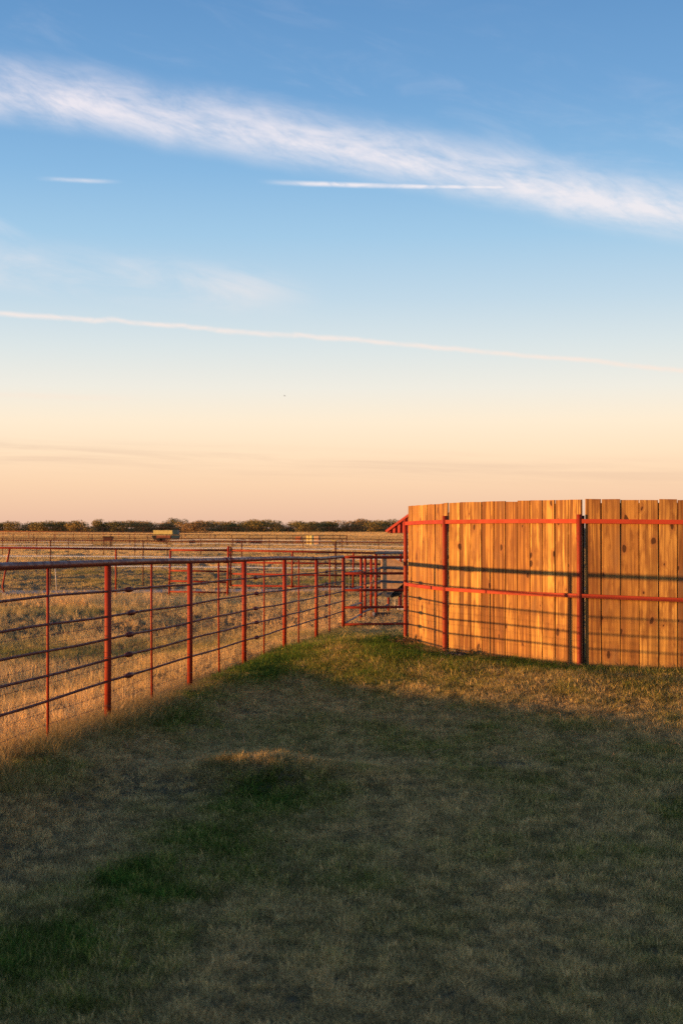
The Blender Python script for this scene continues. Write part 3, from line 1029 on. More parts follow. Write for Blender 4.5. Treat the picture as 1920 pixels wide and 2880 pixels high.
mb.build('mesh_panel', M_WIRE_GALV, g2, kind='stuff')
# stake
tube_part('x', (0, 0, 0), (0, 0, 1), 0.1, M_CONC, None)
bpy.data.objects.remove(bpy.data.objects['x'])
a_ = from_px(162, 1668, Y2 - 0.6)
st = tube_part('wooden_stake', Vector((a_.x, a_.y, gz(a_.x, a_.y) - 0.05)), from_px(155, 1580, Y2 - 0.6), 0.013, M_SILVER, None, 7)
tag(st, 'thin pale leaning stake beside the gravel lane, left part of the pasture', 'stake')

# ------------------------------------------------------------------ rope fence with dark posts
Y3 = 48.0
rp = empty('rope_fence', (from_px(403, 1650, Y3).x, Y3, gz(-6.7, Y3)), 'dark post fence strung with white ropes behind the far red gates', 'fence')


def rope(name, pts_px, Y, r_, mat, parent, bead, sag=0.0, wave=0.6):
    P_ = [from_px(px, py, Y) for px, py in pts_px]
    mb = MB()
    pts, rad = [], []
    for a_, c_ in zip(P_[:-1], P_[1:]):
        n = max(2, int((c_ - a_).length / bead))
        for i in range(n):
            t = i / n
            p = a_.lerp(c_, t)
            p.z += -sag * 4 * t * (1 - t) + 0.006 * math.sin(p.x * 1.3)
            k = len(pts)
            pts.append(p)
            rad.append(r_ * (1.0 + (wave * 0.5 if k % 2 else -wave * 0.5)))
    pts.append(P_[-1])
    rad.append(r_)
    mb.tube(pts, rad, 6, cap=False)
    return mb.build(name, mat, parent, smooth=False)


def twisted(name, pts_px, Y, r_, mat, parent, pitch=0.11, sag=0.0, tw=1.0):
    P_ = [from_px(px, py, Y) for px, py in pts_px]
    cen = []
    for a_, c_ in zip(P_[:-1], P_[1:]):
        n = max(4, int((c_ - a_).length / pitch * 5))
        for i in range(n):
            t = i / n
            p = a_.lerp(c_, t)
            p.z += -sag * 4 * t * (1 - t) + 0.006 * math.sin(p.x * 1.3)
            cen.append(p)
    cen.append(P_[-1])
    mb = MB()
    for ph in (0, math.pi):
        pts = []
        for i, p in enumerate(cen):
            a_ = ph + i / 5 * 2 * math.pi
            pts.append(p + Vector((0, math.sin(a_) * r_ * tw, math.cos(a_) * r_ * tw)))
        mb.tube(pts, r_, 5, cap=False)
    return mb.build(name, mat, parent, smooth=True)


twisted('rope', [(-300, 1535), (143, 1538.5), (403, 1539.5), (680, 1542), (800, 1544), (943, 1543.5), (1200, 1550)], Y3, 0.0125, M_ROPE, rp, 0.13, 0.012)
twisted('rope', [(-300, 1561), (143, 1564), (403, 1565), (680, 1568), (943, 1571), (1200, 1574)], Y3, 0.0125, M_ROPE, rp, 0.13, 0.012)
twisted('rope', [(303, 1592), (403, 1592), (680, 1595.5), (943, 1597), (1200, 1601)], Y3, 0.0125, M_ROPE, rp, 0.13, 0.012)
twisted('coiled_line', [(-300, 1518), (143, 1519.5), (403, 1521), (680, 1523), (943, 1524), (1200, 1527)], Y3, 0.013, M_RUST_RED, rp, 0.16, 0.006, 1.5)
for px, yt in ((-120, 1519), (143, 1520), (403, 1521), (680, 1522), (943, 1522), (1190, 1523)):
    t_ = from_px(px, yt, Y3)
    mb = MB()
    n = 30
    zb = gz(t_.x, Y3) - 0.05
    pts = [(t_.x, Y3, zb + (t_.z - zb) * i / n) for i in range(n + 1)]
    mb.tube(pts, [0.022 + (0.007 if i % 2 else -0.003) + (0.012 if px == 943 else 0) for i in range(n + 1)], 7)
    mb.build('post', M_RUST, rp)
mb = MB()
mb.box(from_px(937, 1521, Y3), (0.10, 0.06, 0.03))
mb.box(from_px(933, 1518.5, Y3), (0.03, 0.03, 0.03))
mb.build('insulator', M_YELLOW, rp)
mb = MB()
for z_ in (-0.25, -0.10, 0.05, 0.35):
    a_, c_ = from_px(-300, 1600, Y3), from_px(1200, 1600, Y3)
    mb.tube([(a_.x, Y3, z_), (c_.x, Y3, z_)], 0.0035, 3, cap=False)
mb.build('wire', M_RUST, rp, kind='stuff')

# ------------------------------------------------------------------ farther fences
Y4 = 100.0
f4 = empty('line_post_fence', (-12, Y4, gz(-12, Y4)), 'thin line-post fence with pale wires in front of the hay trailer', 'fence')
for px in (-85, 8, 104, 193, 292, 380, 471, 565, 655, 757, 852, 962, 1064, 1160):
    t_ = from_px(px, 1514 + (px > 700) * 3, Y4)
    tube_part('post', Vector((t_.x, Y4, gz(t_.x, Y4) - 0.1)), t_, 0.03, M_RUST, f4, 6)
for seg in (((-300, 1521), (110, 1521.5), (255, 1522)), ((-300, 1530.5), (0, 1531), (150, 1530), (262, 1531.5)), ((318, 1531), (372, 1530)),
            ((375, 1530), (420, 1531), (450, 1533), (470, 1531.5)), ((480, 1519.5), (560, 1517.5), (760, 1519.5), (938, 1521.5)),
            ((484, 1530), (520, 1530), (570, 1528.5), (750, 1530.5), (938, 1533.5)), ((946, 1533.5), (1200, 1537)), ((946, 1522), (1200, 1526))):
    rope('pale_wire', seg, Y4, 0.022, M_ROPE, f4, 0.2, 0.0, 0.2)
rope('top_rail', [(-300, 1514), (480, 1514), (760, 1515), (1200, 1518)], Y4, 0.022, M_RUST, f4, 1.0, 0.0, 0.0)
rope('lower_wire', [(-300, 1538), (1200, 1545)], Y4 + 0.1, 0.012, M_RUST, f4, 2.0, 0.0, 0.0)

Y5 = 150.0
f5 = empty('pipe_corral_fence', (-15, Y5, gz(-15, Y5)), 'dark two-rail pipe fence in front of the far brown pasture', 'fence')
for px in [-70, -15, 38, 95, 153, 207, 260, 312, 365, 415, 468, 511, 559, 605, 652, 701, 736, 779, 824, 868, 898, 937, 956, 975]:
    t_ = from_px(px, 1502 + max(0, px) * 0.0036, Y5)
    tube_part('post', Vector((t_.x, Y5, gz(t_.x, Y5) - 0.1)), t_, 0.04 if px != 975 else 0.06, M_RUST, f5, 6)
tube_part('rail', from_px(-300, 1500.5, Y5), from_px(975, 1505.5, Y5), 0.040, M_RUST, f5, 6)
tube_part('rail', from_px(-300, 1513, Y5), from_px(975, 1514.5, Y5), 0.032, M_RUST, f5, 6)

Y6 = 240.0
f6 = empty('rusty_rail_fence', (-40, Y6, gz(-40, Y6)), 'rust-coloured rail fence at the back of the pasture, left end', 'fence')
for px in (-60, 10, 82, 156, 250, 292, 335, 379, 424, 520, 590):
    t_ = from_px(px, 1494 + px * 0.006, Y6)
    tube_part('post', Vector((t_.x, Y6, gz(t_.x, Y6) - 0.1)), t_, 0.045, M_ORANGE, f6, 5)
tube_part('rail', from_px(-300, 1492.5, Y6), from_px(600, 1498.0, Y6), 0.075, M_ORANGE, f6, 5)
Y7 = 420.0
f7 = empty('deer_fence', (-40, Y7, gz(-40, Y7)), 'tall thin wire fence standing against the tree line', 'fence')
for px in range(-60, 1200, 58):
    t_ = from_px(px, 1481, Y7)
    tube_part('post', Vector((t_.x, Y7, gz(t_.x, Y7))), t_, 0.05, M_RUST, f7, 5)
mb = MB()
for yy in (1482, 1486, 1490, 1494, 1498):
    mb.tube([from_px(-300, yy + 0.8, Y7), from_px(1300, yy + 0.8, Y7)], 0.045 if yy == 1482 else 0.022, 4, cap=False)
mb.build('wire', M_WIRE, f7, kind='stuff')

# ------------------------------------------------------------------ hay trailer, troughs, bales far out
Yt = 185.0
ht = empty('hay_trailer', (from_px(465, 1526, Yt).x, Yt, gz(-22, Yt)), 'old farm trailer with yellow side and dark teal front box in the far pasture', 'trailer')


def boxpx(name, x0, y0, x1, y1, Y, depth, mat, parent, jit=0):
    a_, c_ = from_px(x0, y0, Y), from_px(x1, y1, Y)
    mb = MB()
    mb.box(((a_.x + c_.x) / 2, Y + depth / 2, (a_.z + c_.z) / 2), (abs(c_.x - a_.x), depth, abs(a_.z - c_.z)))
    return mb.build(name, mat, parent)


for i, (xa, xb) in enumerate(((431.6, 446), (446.4, 460), (460.4, 472), (472.4, 485))):
    boxpx('side_panel', xa, 1491.2 + 0.3 * (i % 2), xb, 1504, Yt, 1.7, M_YELLOW, ht)
boxpx('front_box', 485.4, 1490, 500, 1504, Yt - 0.1, 1.9, M_BLUE, ht)
mb = MB()
q = [(481, 1505.5), (504, 1505.5), (501, 1517.5), (484, 1517.5)]
mb.prism([(from_px(x, y, Yt).x, from_px(x, y, Yt).z) for x, y in q][::-1], Yt - 0.05, Yt + 1.5)
mb.build('drawbar_box', M_BLUE, ht)
mb = MB()
q = [(436, 1506), (480.6, 1506), (478, 1517), (438, 1517)]
mb.prism([(from_px(x, y, Yt).x, from_px(x, y, Yt).z) for x, y in q][::-1], Yt, Yt + 1.4)
mb.build('chassis', M_ORANGE, ht)
mb = MB()
q = [(427, 1506), (436, 1506), (438.5, 1518.5), (433, 1518.5)]
mb.prism([(from_px(x, y, Yt).x, from_px(x, y, Yt).z) for x, y in q][::-1], Yt - 0.05, Yt + 1.5)
mb.build('tail_box', M_BLACK, ht)
for px in (449, 458):
    mb = MB()
    c_ = from_px(px, 1518, Yt - 0.15)
    zc = gz(c_.x, Yt) + 0.36
    mb.tube([(c_.x, Yt - 0.15, zc), (c_.x, Yt + 0.1, zc)], 0.36, 16)
    w_ = mb.build('wheel', M_BLACK, ht)
    mb = MB()
    mb.tube([(c_.x, Yt - 0.18, zc), (c_.x, Yt - 0.151, zc)], 0.17, 12)
    mb.build('rim', M_SILVER, w_)
    bpy.data.objects[w_.name].children[0].location = Vector((0, 0, 0))
    
tr = empty('feed_trough', (from_px(304, 1520, 130).x, 130.0, gz(-21, 130)), 'dark brown feed trough on legs, left part of the far pasture', 'trough')
Yb = 130.0
mb = MB()
q = [(290, 1510), (317.5, 1510), (313, 1519.5), (292.5, 1519.5)]
mb.prism([(from_px(x, y, Yb).x, from_px(x, y, Yb).z) for x, y in q][::-1], Yb, Yb + 0.9)
mb.build('basin', M_RUST, tr)
mb = MB()
mb.bar(from_px(289, 1509.6, Yb - 0.02), from_px(318.5, 1509.6, Yb - 0.02), 0.06, 0.07)
mb.build('rim', M_BLACK, tr)
for px in (295, 311):
    for dy_ in (0.05, 0.85):
        t_ = from_px(px, 1519, Yb)
        tube_part('leg', Vector((t_.x, Yb + dy_, gz(t_.x, Yb))), Vector((t_.x, Yb + dy_, t_.z)), 0.03, M_RUST, tr, 6)


def far_box(name, x0, y0, x1, Y, depth, mat, label, cat, slats, trim):
    a_, c_ = from_px(x0, y0, Y), from_px(x1, y0, Y)
    zb = gz((a_.x + c_.x) / 2, Y)
    e_ = empty(name, ((a_.x + c_.x) / 2, Y, zb), label, cat)
    H = a_.z - zb
    n = slats
    for i in range(n):
        mb = MB()
        z0_, z1_ = zb + H * i / n, zb + H * (i + 1) / n - 0.05
        mb.box(((a_.x + c_.x) / 2, Y + depth / 2, (z0_ + z1_) / 2), (c_.x - a_.x, depth, z1_ - z0_))
        mb.build('panel', mat, e_)
    mb = MB()
    mb.box(((a_.x + c_.x) / 2, Y + depth / 2, zb + H / 2 - 0.03), (c_.x - a_.x - 0.08, depth - 0.08, H - 0.08))
    mb.build('frame', trim, e_)
    e_.rotation_euler = (0, 0, math.radians(-14))
    return e_


far_box('yellow_crate', 861, 1504.5, 877, 158, 0.8, M_YELLOW, 'bright yellow upright crate in the far pasture, left of the paler one', 'crate', 3, M_ORANGE)
far_box('pale_crate', 879.5, 1507, 896, 162, 0.8, M_BIN, 'pale tan crate in the far pasture, just right of the yellow crate', 'crate', 3, M_ORANGE)
far_box('pale_panel_stack', 830, 1507.5, 846, 175, 0.6, M_ORANGE, 'faint brown panel stack left of the yellow crate', 'panels', 2, M_RUST)
for (x0, x1, y0, lab) in ((532, 547, 1514.5, 'small dark low trough in the far pasture right of the trailer'),
                          (662, 692, 1514, 'long low dark trough in the far pasture, left one of a pair'),
                          (703, 735, 1514.5, 'long low dark trough in the far pasture, right one of a pair')):
    Yq = 165.0
    a_, c_ = from_px(x0, y0, Yq), from_px(x1, y0, Yq)
    zb = gz(a_.x, Yq)
    e_ = empty('low_trough', ((a_.x + c_.x) / 2, Yq, zb), lab, 'trough')
    mb = MB()
    L_ = c_.x - a_.x
    mb.prism([((a_.x + c_.x) / 2 + k * L_, zb + z_) for k, z_ in ((-0.5, 0.62), (-0.47, 0.12), (0.47, 0.12), (0.5, 0.62))], Yq, Yq + 0.7)
    mb.build('basin', M_BLACK, e_)
    mb = MB()
    mb.bar((a_.x - 0.03, Yq - 0.02, zb + 0.64), (c_.x + 0.03, Yq - 0.02, zb + 0.64), 0.06, 0.06)
    mb.build('rim', M_RUST, e_)
    for k in (-0.4, 0.4):
        mb = MB()
        mb.box(((a_.x + c_.x) / 2 + k * L_, Yq + 0.35, zb + 0.05), (0.10, 0.66, 0.14))
        mb.build('foot', M_RUST, e_)

# ------------------------------------------------------------------ loafing shed behind the wooden fence
Ys_ = 92.0
sh = empty('loafing_shed', (from_px(1086, 1495, Ys_).x, Ys_, gz(3, Ys_)), 'red metal gable-roofed shed whose roof edge shows left of the wooden fence', 'shed')
sa_ = from_px(1086, 1495, Ys_)
sl_ = 42.0 / 61.0
xe, ze = sa_.x, sa_.z + 0.02
xr = xe + 2.0
zr = ze + 2.0 * sl_
for sgn, name in ((1, 'roof'), (-1, 'roof')):
    mb = MB()
    x0_, x1_ = (xe, xr) if sgn == 1 else (2 * xr - xe, xr)
    mb.add([(x0_, Ys_ - 0.15, ze), (x1_, Ys_ - 0.15, zr), (x1_, Ys_ + 7, zr), (x0_, Ys_ + 7, ze),
            (x0_, Ys_ - 0.15, ze + 0.05), (x1_, Ys_ - 0.15, zr + 0.05), (x1_, Ys_ + 7, zr + 0.05), (x0_, Ys_ + 7, ze + 0.05)],
           [(0, 3, 2, 1), (4, 5, 6, 7), (0, 1, 5, 4), (1, 2, 6, 5), (2, 3, 7, 6), (3, 0, 4, 7)])
    mb.build(name, M_ROOF, sh)
    mb = MB()
    mb.bar((x0_ + 0.02 * sgn, Ys_ - 0.18, ze - 0.02), (x1_, Ys_ - 0.18, zr - 0.02), 0.04, 0.15)
    mb.build('barge_board', M_SHED, sh)
# gable sheet with raised battens
mb = MB()
mb.add([(xe + 0.05, Ys_, ze - 0.13), (2 * xr - xe - 0.05, Ys_, ze - 0.13), (xr, Ys_, zr - 0.04)], [(0, 1, 2)])
mb.build('gable_sheet', M_ROD, sh)
nbat = 0
xb_ = xe + 0.22
while xb_ < 2 * xr - xe - 0.15:
    h_ = ze + (xb_ - xe) * sl_ if xb_ < xr else ze + (2 * xr - xe - xb_) * sl_
    mb = MB()
    mb.box((xb_, Ys_ - 0.045, (ze - 0.13 + h_ - 0.07) / 2), (0.16, 0.15, max(0.03, h_ - 0.07 - ze + 0.06)))
    mb.build('batten', M_SHED, sh)
    xb_ += 0.33
for x in (xe + 1.75, xr, 2 * xr - xe - 0.3):
    for y in (Ys_ + 0.15, Ys_ + 6.8):
        zt_ = ze + (x - xe) * sl_ - 0.1 if x <= xr else ze + (2 * xr - xe - x) * sl_ - 0.1
        mb = MB()
        mb.box((x, y, (zt_ + gz(x, y)) / 2), (0.12, 0.12, zt_ - gz(x, y)))
        mb.build('post', M_RED, sh)

sh.rotation_euler = (0, 0, math.radians(-20))

# ------------------------------------------------------------------ bird
bd = empty('bird', from_px(799.5, 1112.5, 120), 'tiny dark bird flying alone in the pale sky', 'bird')
c_ = Vector(bd.location)
mb = MB()
mb.tube([c_ + Vector((-0.075, 0, 0.022)), c_ + Vector((-0.055, 0, 0.016)), c_ + Vector((-0.01, 0, 0.004)), c_ + Vector((0.035, 0, -0.012)), c_ + Vector((0.085, 0, -0.03))],
        [0.004, 0.016, 0.028, 0.020, 0.006], 8)
mb.build('body', M_BIRD, bd, smooth=True)
for s_ in (-1, 1):
    mb = MB()
    mb.add([c_ + Vector((-0.03, 0, 0.01)), c_ + Vector((0.035, 0, -0.005)), c_ + Vector((0.05, s_ * 0.09, 0.015)), c_ + Vector((0.06, s_ * 0.16, -0.01)), c_ + Vector((-0.01, s_ * 0.09, 0.025)),
            c_ + Vector((-0.03, 0, 0.004)), c_ + Vector((0.035, 0, -0.011)), c_ + Vector((0.05, s_ * 0.09, 0.010)), c_ + Vector((-0.01, s_ * 0.09, 0.020))],
           [(0, 1, 2, 4), (4, 2, 3), (5, 8, 7, 6), (8, 3, 7), (0, 4, 8, 5), (1, 6, 7, 2)])
    mb.build('wing', M_BIRD, bd)


# ------------------------------------------------------------------ trees on the horizon
def crown_mesh(seed, w, h, lobes, n):
    r = np.random.default_rng(seed)
    vs, fs = [], []
    cs = [(r.uniform(-0.36, 0.36) * w, r.uniform(-0.25, 0.25) * w, h * r.uniform(0.42, 0.74), r.uniform(0.22, 0.34) * w, r.uniform(0.20, 0.31) * h) for _ in range(lobes)]
    cs += [(r.uniform(-0.4, 0.4) * w, 0, h * 0.25, 0.22 * w, 0.2 * h) for _ in range(3)]
    for i in range(n):
        cx, cy, cz, rw, rh = cs[r.integers(len(cs))]
        d = r.normal(size=3)
        d /= np.linalg.norm(d)
        k = r.uniform(0.2, 1.12) ** 0.55
        p = np.array([cx + d[0] * rw * k, cy + d[1] * rw * k, cz + d[2] * rh * k])
        if p[2] < 0.1:
            p[2] = r.uniform(0.1, 0.5)
        sz = r.uniform(0.10, 0.25)
        a_ = r.normal(size=3)
        a_ /= np.linalg.norm(a_)
        b_ = np.cross(a_, r.normal(size=3))
        b_ /= np.linalg.norm(b_) + 1e-6
        q = len(vs)
        vs += [tuple(p + a_ * sz), tuple(p + b_ * sz * 0.7), tuple(p - a_ * sz), tuple(p - b_ * sz * 0.7)]
        fs.append((q, q + 1, q + 2, q + 3))
    me = bpy.data.meshes.new('crown')
    me.from_pydata(vs, [], fs)
    me.materials.append(M_LEAF)
    return me, cs


def limb_mesh(seed, cs):
    r = np.random.default_rng(seed)
    mb = MB()
    for (cx, cy, cz, rw, rh) in cs[:6]:
        bx = cx * 0.15
        mb.tube([(bx, 0, -0.1), (bx + cx * 0.25, cy * 0.3, cz * 0.35), (cx * 0.7, cy * 0.7, cz * 0.75), (cx, cy, cz + rh * 0.6)], [0.16, 0.12, 0.08, 0.03], 6)
    me = bpy.data.meshes.new('trunk')
    me.from_pydata(mb.v, [], mb.f)
    me.materials.append(M_BARK)
    return me


variants = []
for s_, (w_, h_, lb, n_) in enumerate(((9, 4.6, 9, 3000), (11, 4.2, 11, 3600), (7.5, 5.4, 8, 2600), (10, 4.8, 10, 3200), (8, 4.0, 8, 2500), (6, 5.8, 7, 2400))):
    cm, cs = crown_mesh(100 + s_, w_, h_, lb, n_)
    variants.append((cm, limb_mesh(200 + s_, cs), w_, h_))
# (x in the photograph, y of its top, variant, label)
TREES = [
    (-60, 1466, 0, 'bushy tree of the horizon row, just outside the left edge'),
    (8, 1467, 1, 'broad low olive tree at the very left end of the horizon tree row'),
    (38, 1464, 2, 'round-topped green-brown tree near the left end of the horizon row'),
    (78, 1465.5, 0, 'golden-brown bushy tree, third in the horizon row from the left edge'),
    (112, 1469, 4, 'low scrubby tree in the dip of the horizon row left of a golden clump'),
    (150, 1463, 1, 'wide olive tree left of the tall dark tree on the horizon'),
    (192, 1465, 3, 'rounded brown-green tree between two wide olive trees on the left horizon'),
    (232, 1461, 0, 'bushy tree touching the left side of the tall dark tree on the horizon'),
    (274, 1456, 5, 'tallest dark narrow tree of the horizon row, above the dark feed trough'),
    (305, 1465, 4, 'low greyish bush-like tree right of the tall dark tree on the horizon'),
    (336, 1464, 2, 'thin-topped pinkish-grey tree above the pasture, left of a golden tree'),
    (380, 1462, 1, 'wide golden-olive tree on the horizon left of the trailer'),
    (418, 1464.5, 3, 'dark olive tree on the horizon at the left corner of the trailer'),
    (455, 1465, 0, 'brown bushy tree directly above the yellow side of the trailer'),
    (498, 1456, 2, 'tall pale-topped tree directly above the teal box of the trailer'),
    (540, 1461, 3, 'dark green tree on the horizon just right of the trailer'),
    (582, 1463, 1, 'wide golden tree on the horizon, second right of the trailer'),
    (622, 1463.5, 0, 'brown-green tree just left of the dip in the horizon row'),
    (655, 1471, 4, 'lowest tree of the row, in the dip above the double gate post'),
    (692, 1457.5, 3, 'tall rounded tree right of the dip in the horizon row'),
    (738, 1460, 1, 'wide olive-green tree right of the rounded tree past the dip'),
    (778, 1469, 4, 'low gap-filling tree left of the yellow crate on the horizon'),
    (822, 1462, 0, 'golden-green tree on the horizon left of the yellow crate'),
    (862, 1464, 3, 'bushy tree on the horizon directly above the yellow crate'),
    (902, 1465, 1, 'wide low golden tree on the horizon right of the yellow crate'),
    (945, 1463, 0, 'warm brown tree on the horizon above the corner of the dark pipe fence'),
    (990, 1456, 3, 'tall broad olive tree, highest in the right half of the horizon row'),
    (1025, 1460, 2, 'narrow upright tree behind the highest tree of the right half'),
    (1058, 1466, 4, 'low dark tree in the horizon row left of the red shed roof'),
    (1092, 1459, 1, 'broad tree on the horizon partly behind the tip of the red shed roof'),
    (1135, 1463, 0, 'tree of the horizon row behind the red shed roof'),
    (1190, 1464, 3, 'tree of the horizon row behind the left end of the wooden fence'),
]
for i, (px, ytop, v, lab) in enumerate(TREES):
    Yt_ = 600 + 18 * math.sin(i * 2.4)
    cm, tm, w_, h_ = variants[v]
    p = from_px(px, ytop, Yt_)
    zb = gz(p.x, Yt_)
    sc = (p.z - zb) / (h_ * 0.98)
    t_ = empty('mesquite_tree', (p.x, Yt_, zb), lab, 'tree', 'trees along the horizon')
    for me, nm in ((cm, 'crown'), (tm, 'trunk')):
        o = bpy.data.objects.new(nm, me)
        COL.objects.link(o)
        o.parent = t_
        o.scale = (sc * 1.05, sc, sc)
        o.rotation_euler = (0, 0, random.choice([0, 0.5, 3.1, 2.7, -0.4]))
# understorey brush between the trees
vs, fs = [], []
for i in range(16000):
    x = rng.uniform(-190, 70)
    p = np.array([x, 612 + rng.normal() * 6, -0.45 + abs(rng.normal()) * 1.0 * (1 + 0.6 * math.sin(x * 0.21) * math.sin(x * 0.06 + 1))])
    sz = rng.uniform(0.15, 0.42)
    a_ = rng.normal(size=3)
    a_ /= np.linalg.norm(a_)
    b_ = np.cross(a_, rng.normal(size=3))
    b_ /= np.linalg.norm(b_) + 1e-6
    q = len(vs)
    vs += [tuple(p + a_ * sz), tuple(p + b_ * sz), tuple(p - a_ * sz), tuple(p - b_ * sz)]
    fs.append((q, q + 1, q + 2, q + 3))
tag(mesh_obj('brush', vs, fs, M_LEAF), 'dark brush filling the foot of the horizon tree row', kind='stuff')


# ------------------------------------------------------------------ grass
def tuft(name, n, rad, hmin, hmax, wid, bend, mat, seed, segs=3, spread=0.5):
    r = np.random.default_rng(seed)
    vs, fs = [], []
    for i in range(n):
        a_ = r.uniform(0, 2 * math.pi)
        rr = rad * math.sqrt(r.uniform())
        bx, by = rr * math.cos(a_), rr * math.sin(a_)
        h = r.uniform(hmin, hmax)
        w = wid * r.uniform(0.7, 1.3)
        da = a_ + r.normal() * 1.2
        ox, oy = math.cos(da), math.sin(da)
        lean = spread * r.uniform(0.1, 1.0)
        bd_ = bend * r.uniform(0.2, 1.0)
        fa = r.uniform(0, 2 * math.pi)
        sx, sy = math.cos(fa), math.sin(fa)
        q = len(vs)
        for k in range(segs + 1):
            t = k / segs
            out = h * (lean * t + bd_ * t * t)
            z = h * (t - 0.35 * bd_ * t * t * (1 + lean)) - 0.004
            ww = w * (1 - t) ** 0.6 if k < segs else 0
            c = (bx + ox * out, by + oy * out, max(0.002, z) if k else -0.01)
            if k < segs:
                vs.append((c[0] - sx * ww / 2, c[1] - sy * ww / 2, c[2]))
                vs.append((c[0] + sx * ww / 2, c[1] + sy * ww / 2, c[2]))
            else:
                vs.append(c)
        for k in range(segs - 1):
            fs.append((q + 2 * k, q + 2 * k + 1, q + 2 * k + 3, q + 2 * k + 2))
        fs.append((q + 2 * segs - 2, q + 2 * segs - 1, q + 2 * segs))
    me = bpy.data.meshes.new(name)
    me.from_pydata(vs, [], fs)
    me.materials.append(mat)
    return bpy.data.objects.new(name, me)


def tuft_collection(name, objs):
    c = bpy.data.collections.new(name)
    for o in objs:
        c.objects.link(o)
    return c


def scatter(name, P_, scale, tone, lum, coll, nvar, label, tilt=0.1, zs=None):
    n = len(P_)
    me = bpy.data.meshes.new(name)
    me.vertices.add(n)
    me.vertices.foreach_set('co', P_.astype(np.float32).ravel())
    rot = np.stack([rng.normal(0, tilt, n), rng.normal(0, tilt, n), rng.uniform(0, 6.28, n)], 1).astype(np.float32)
    sc3 = np.stack([scale, scale, scale * (zs if zs is not None else 1.0)], 1).astype(np.float32)
    for nm, typ, arr, key in (('rot', 'FLOAT_VECTOR', rot, 'vector'), ('scl', 'FLOAT_VECTOR', sc3, 'vector'),
                              ('tone', 'FLOAT', tone.astype(np.float32), 'value'), ('lum', 'FLOAT', lum.astype(np.float32), 'value')):
        at = me.attributes.new(nm, typ, 'POINT')
        at.data.foreach_set(key, arr.ravel())
    at = me.attributes.new('pick', 'INT', 'POINT')
    at.data.foreach_set('value', rng.integers(0, nvar, n).astype(np.int32))
    o = bpy.data.objects.new(name, me)
    COL.objects.link(o)
    ng = bpy.data.node_groups.new(name + '_nodes', 'GeometryNodeTree')
    ng.interface.new_socket('Geometry', in_out='INPUT', socket_type='NodeSocketGeometry')
    ng.interface.new_socket('Geometry', in_out='OUTPUT', socket_type='NodeSocketGeometry')
    N, Lk = ng.nodes, ng.links
    gi, go = N.new('NodeGroupInput'), N.new('NodeGroupOutput')
    iop = N.new('GeometryNodeInstanceOnPoints')
    ci = N.new('GeometryNodeCollectionInfo')
    ci.inputs['Collection'].default_value = coll
    ci.inputs['Separate Children'].default_value = True
    ci.inputs['Reset Children'].default_value = True

    def attr(nm, typ):
        a_ = N.new('GeometryNodeInputNamedAttribute')
        a_.data_type = typ
        a_.inputs['Name'].default_value = nm
        return a_.outputs['Attribute']
    Lk.new(gi.outputs[0], iop.inputs['Points'])
    Lk.new(ci.outputs[0], iop.inputs['Instance'])
    iop.inputs['Pick Instance'].default_value = True
    Lk.new(attr('pick', 'INT'), iop.inputs['Instance Index'])
    e2r = N.new('FunctionNodeEulerToRotation')
    Lk.new(attr('rot', 'FLOAT_VECTOR'), e2r.inputs[0])
    Lk.new(e2r.outputs[0], iop.inputs['Rotation'])
    Lk.new(attr('scl', 'FLOAT_VECTOR'), iop.inputs['Scale'])
    Lk.new(iop.outputs[0], go.inputs[0])
    md = o.modifiers.new('scatter', 'NODES')
    md.node_group = ng
    tag(o, label, kind='stuff')
    return o


# value noise in numpy for patches
_G = rng.uniform(0, 1, (256, 256))


def vnoise(x, y):
    xi, yi = np.floor(x).astype(int), np.floor(y).astype(int)
    fx, fy = x - xi, y - yi
    fx, fy = fx * fx * (3 - 2 * fx), fy * fy * (3 - 2 * fy)
    g_ = lambda a_, c_: _G[a_ % 256, c_ % 256]
    return (g_(xi, yi) * (1 - fx) + g_(xi + 1, yi) * fx) * (1 - fy) + (g_(xi, yi + 1) * (1 - fx) + g_(xi + 1, yi + 1) * fx) * fy


def fbm(x, y, o=4):
    s, a_, t = 0, 1.0, 0
    for i in range(o):
        s = s + a_ * vnoise(x * 2 ** i + 17 * i, y * 2 ** i + 31 * i)
        t += a_
        a_ *= 0.55
    return s / t


lawn_tufts = tuft_collection('lawn_tufts', [tuft('lawn_tuft_%d' % i, 34, 0.045, 0.012, 0.042, 0.0032, 0.9, M_LAWN, 300 + i, 2, 0.8) for i in range(5)])
tall_tufts = tuft_collection('tall_tufts', [tuft('tall_tuft_%d' % i, 26, 0.055, 0.07, 0.21, 0.0032, 0.7, M_LAWN, 330 + i, 3, 0.35) for i in range(4)])
dry_tufts = tuft_collection('dry_tufts', [tuft('dry_tuft_%d' % i, 24, 0.075, 0.06, 0.27, 0.0050, 0.55, M_DRY, 360 + i, 3, 0.4) for i in range(5)])
mat_tufts = tuft_collection('mat_tufts', [tuft('mat_tuft_%d' % i, 34, 0.30, 0.06, 0.22, 0.020, 0.5, M_DRY, 390 + i, 2, 0.4) for i in range(4)])


def pts_in(y0, y1, xa, xb, dens):
    """random points between Y y0..y1 and X xa(Y)..xb(Y)"""
    n_try = int(dens * (y1 - y0) * max(xb(y1) - xa(y1), xb(y0) - xa(y0)))
    Y_ = rng.uniform(y0, y1, n_try)
    lo, hi = min(xa(y0), xa(y1)), max(xb(y0), xb(y1))
    X_ = rng.uniform(lo, hi, n_try)
    dens_fix = (hi - lo) / max(xb(y1) - xa(y1), xb(y0) - xa(y0))
    k = (X_ > xa(Y_)) & (X_ < xb(Y_))
    return X_[k], Y_[k]


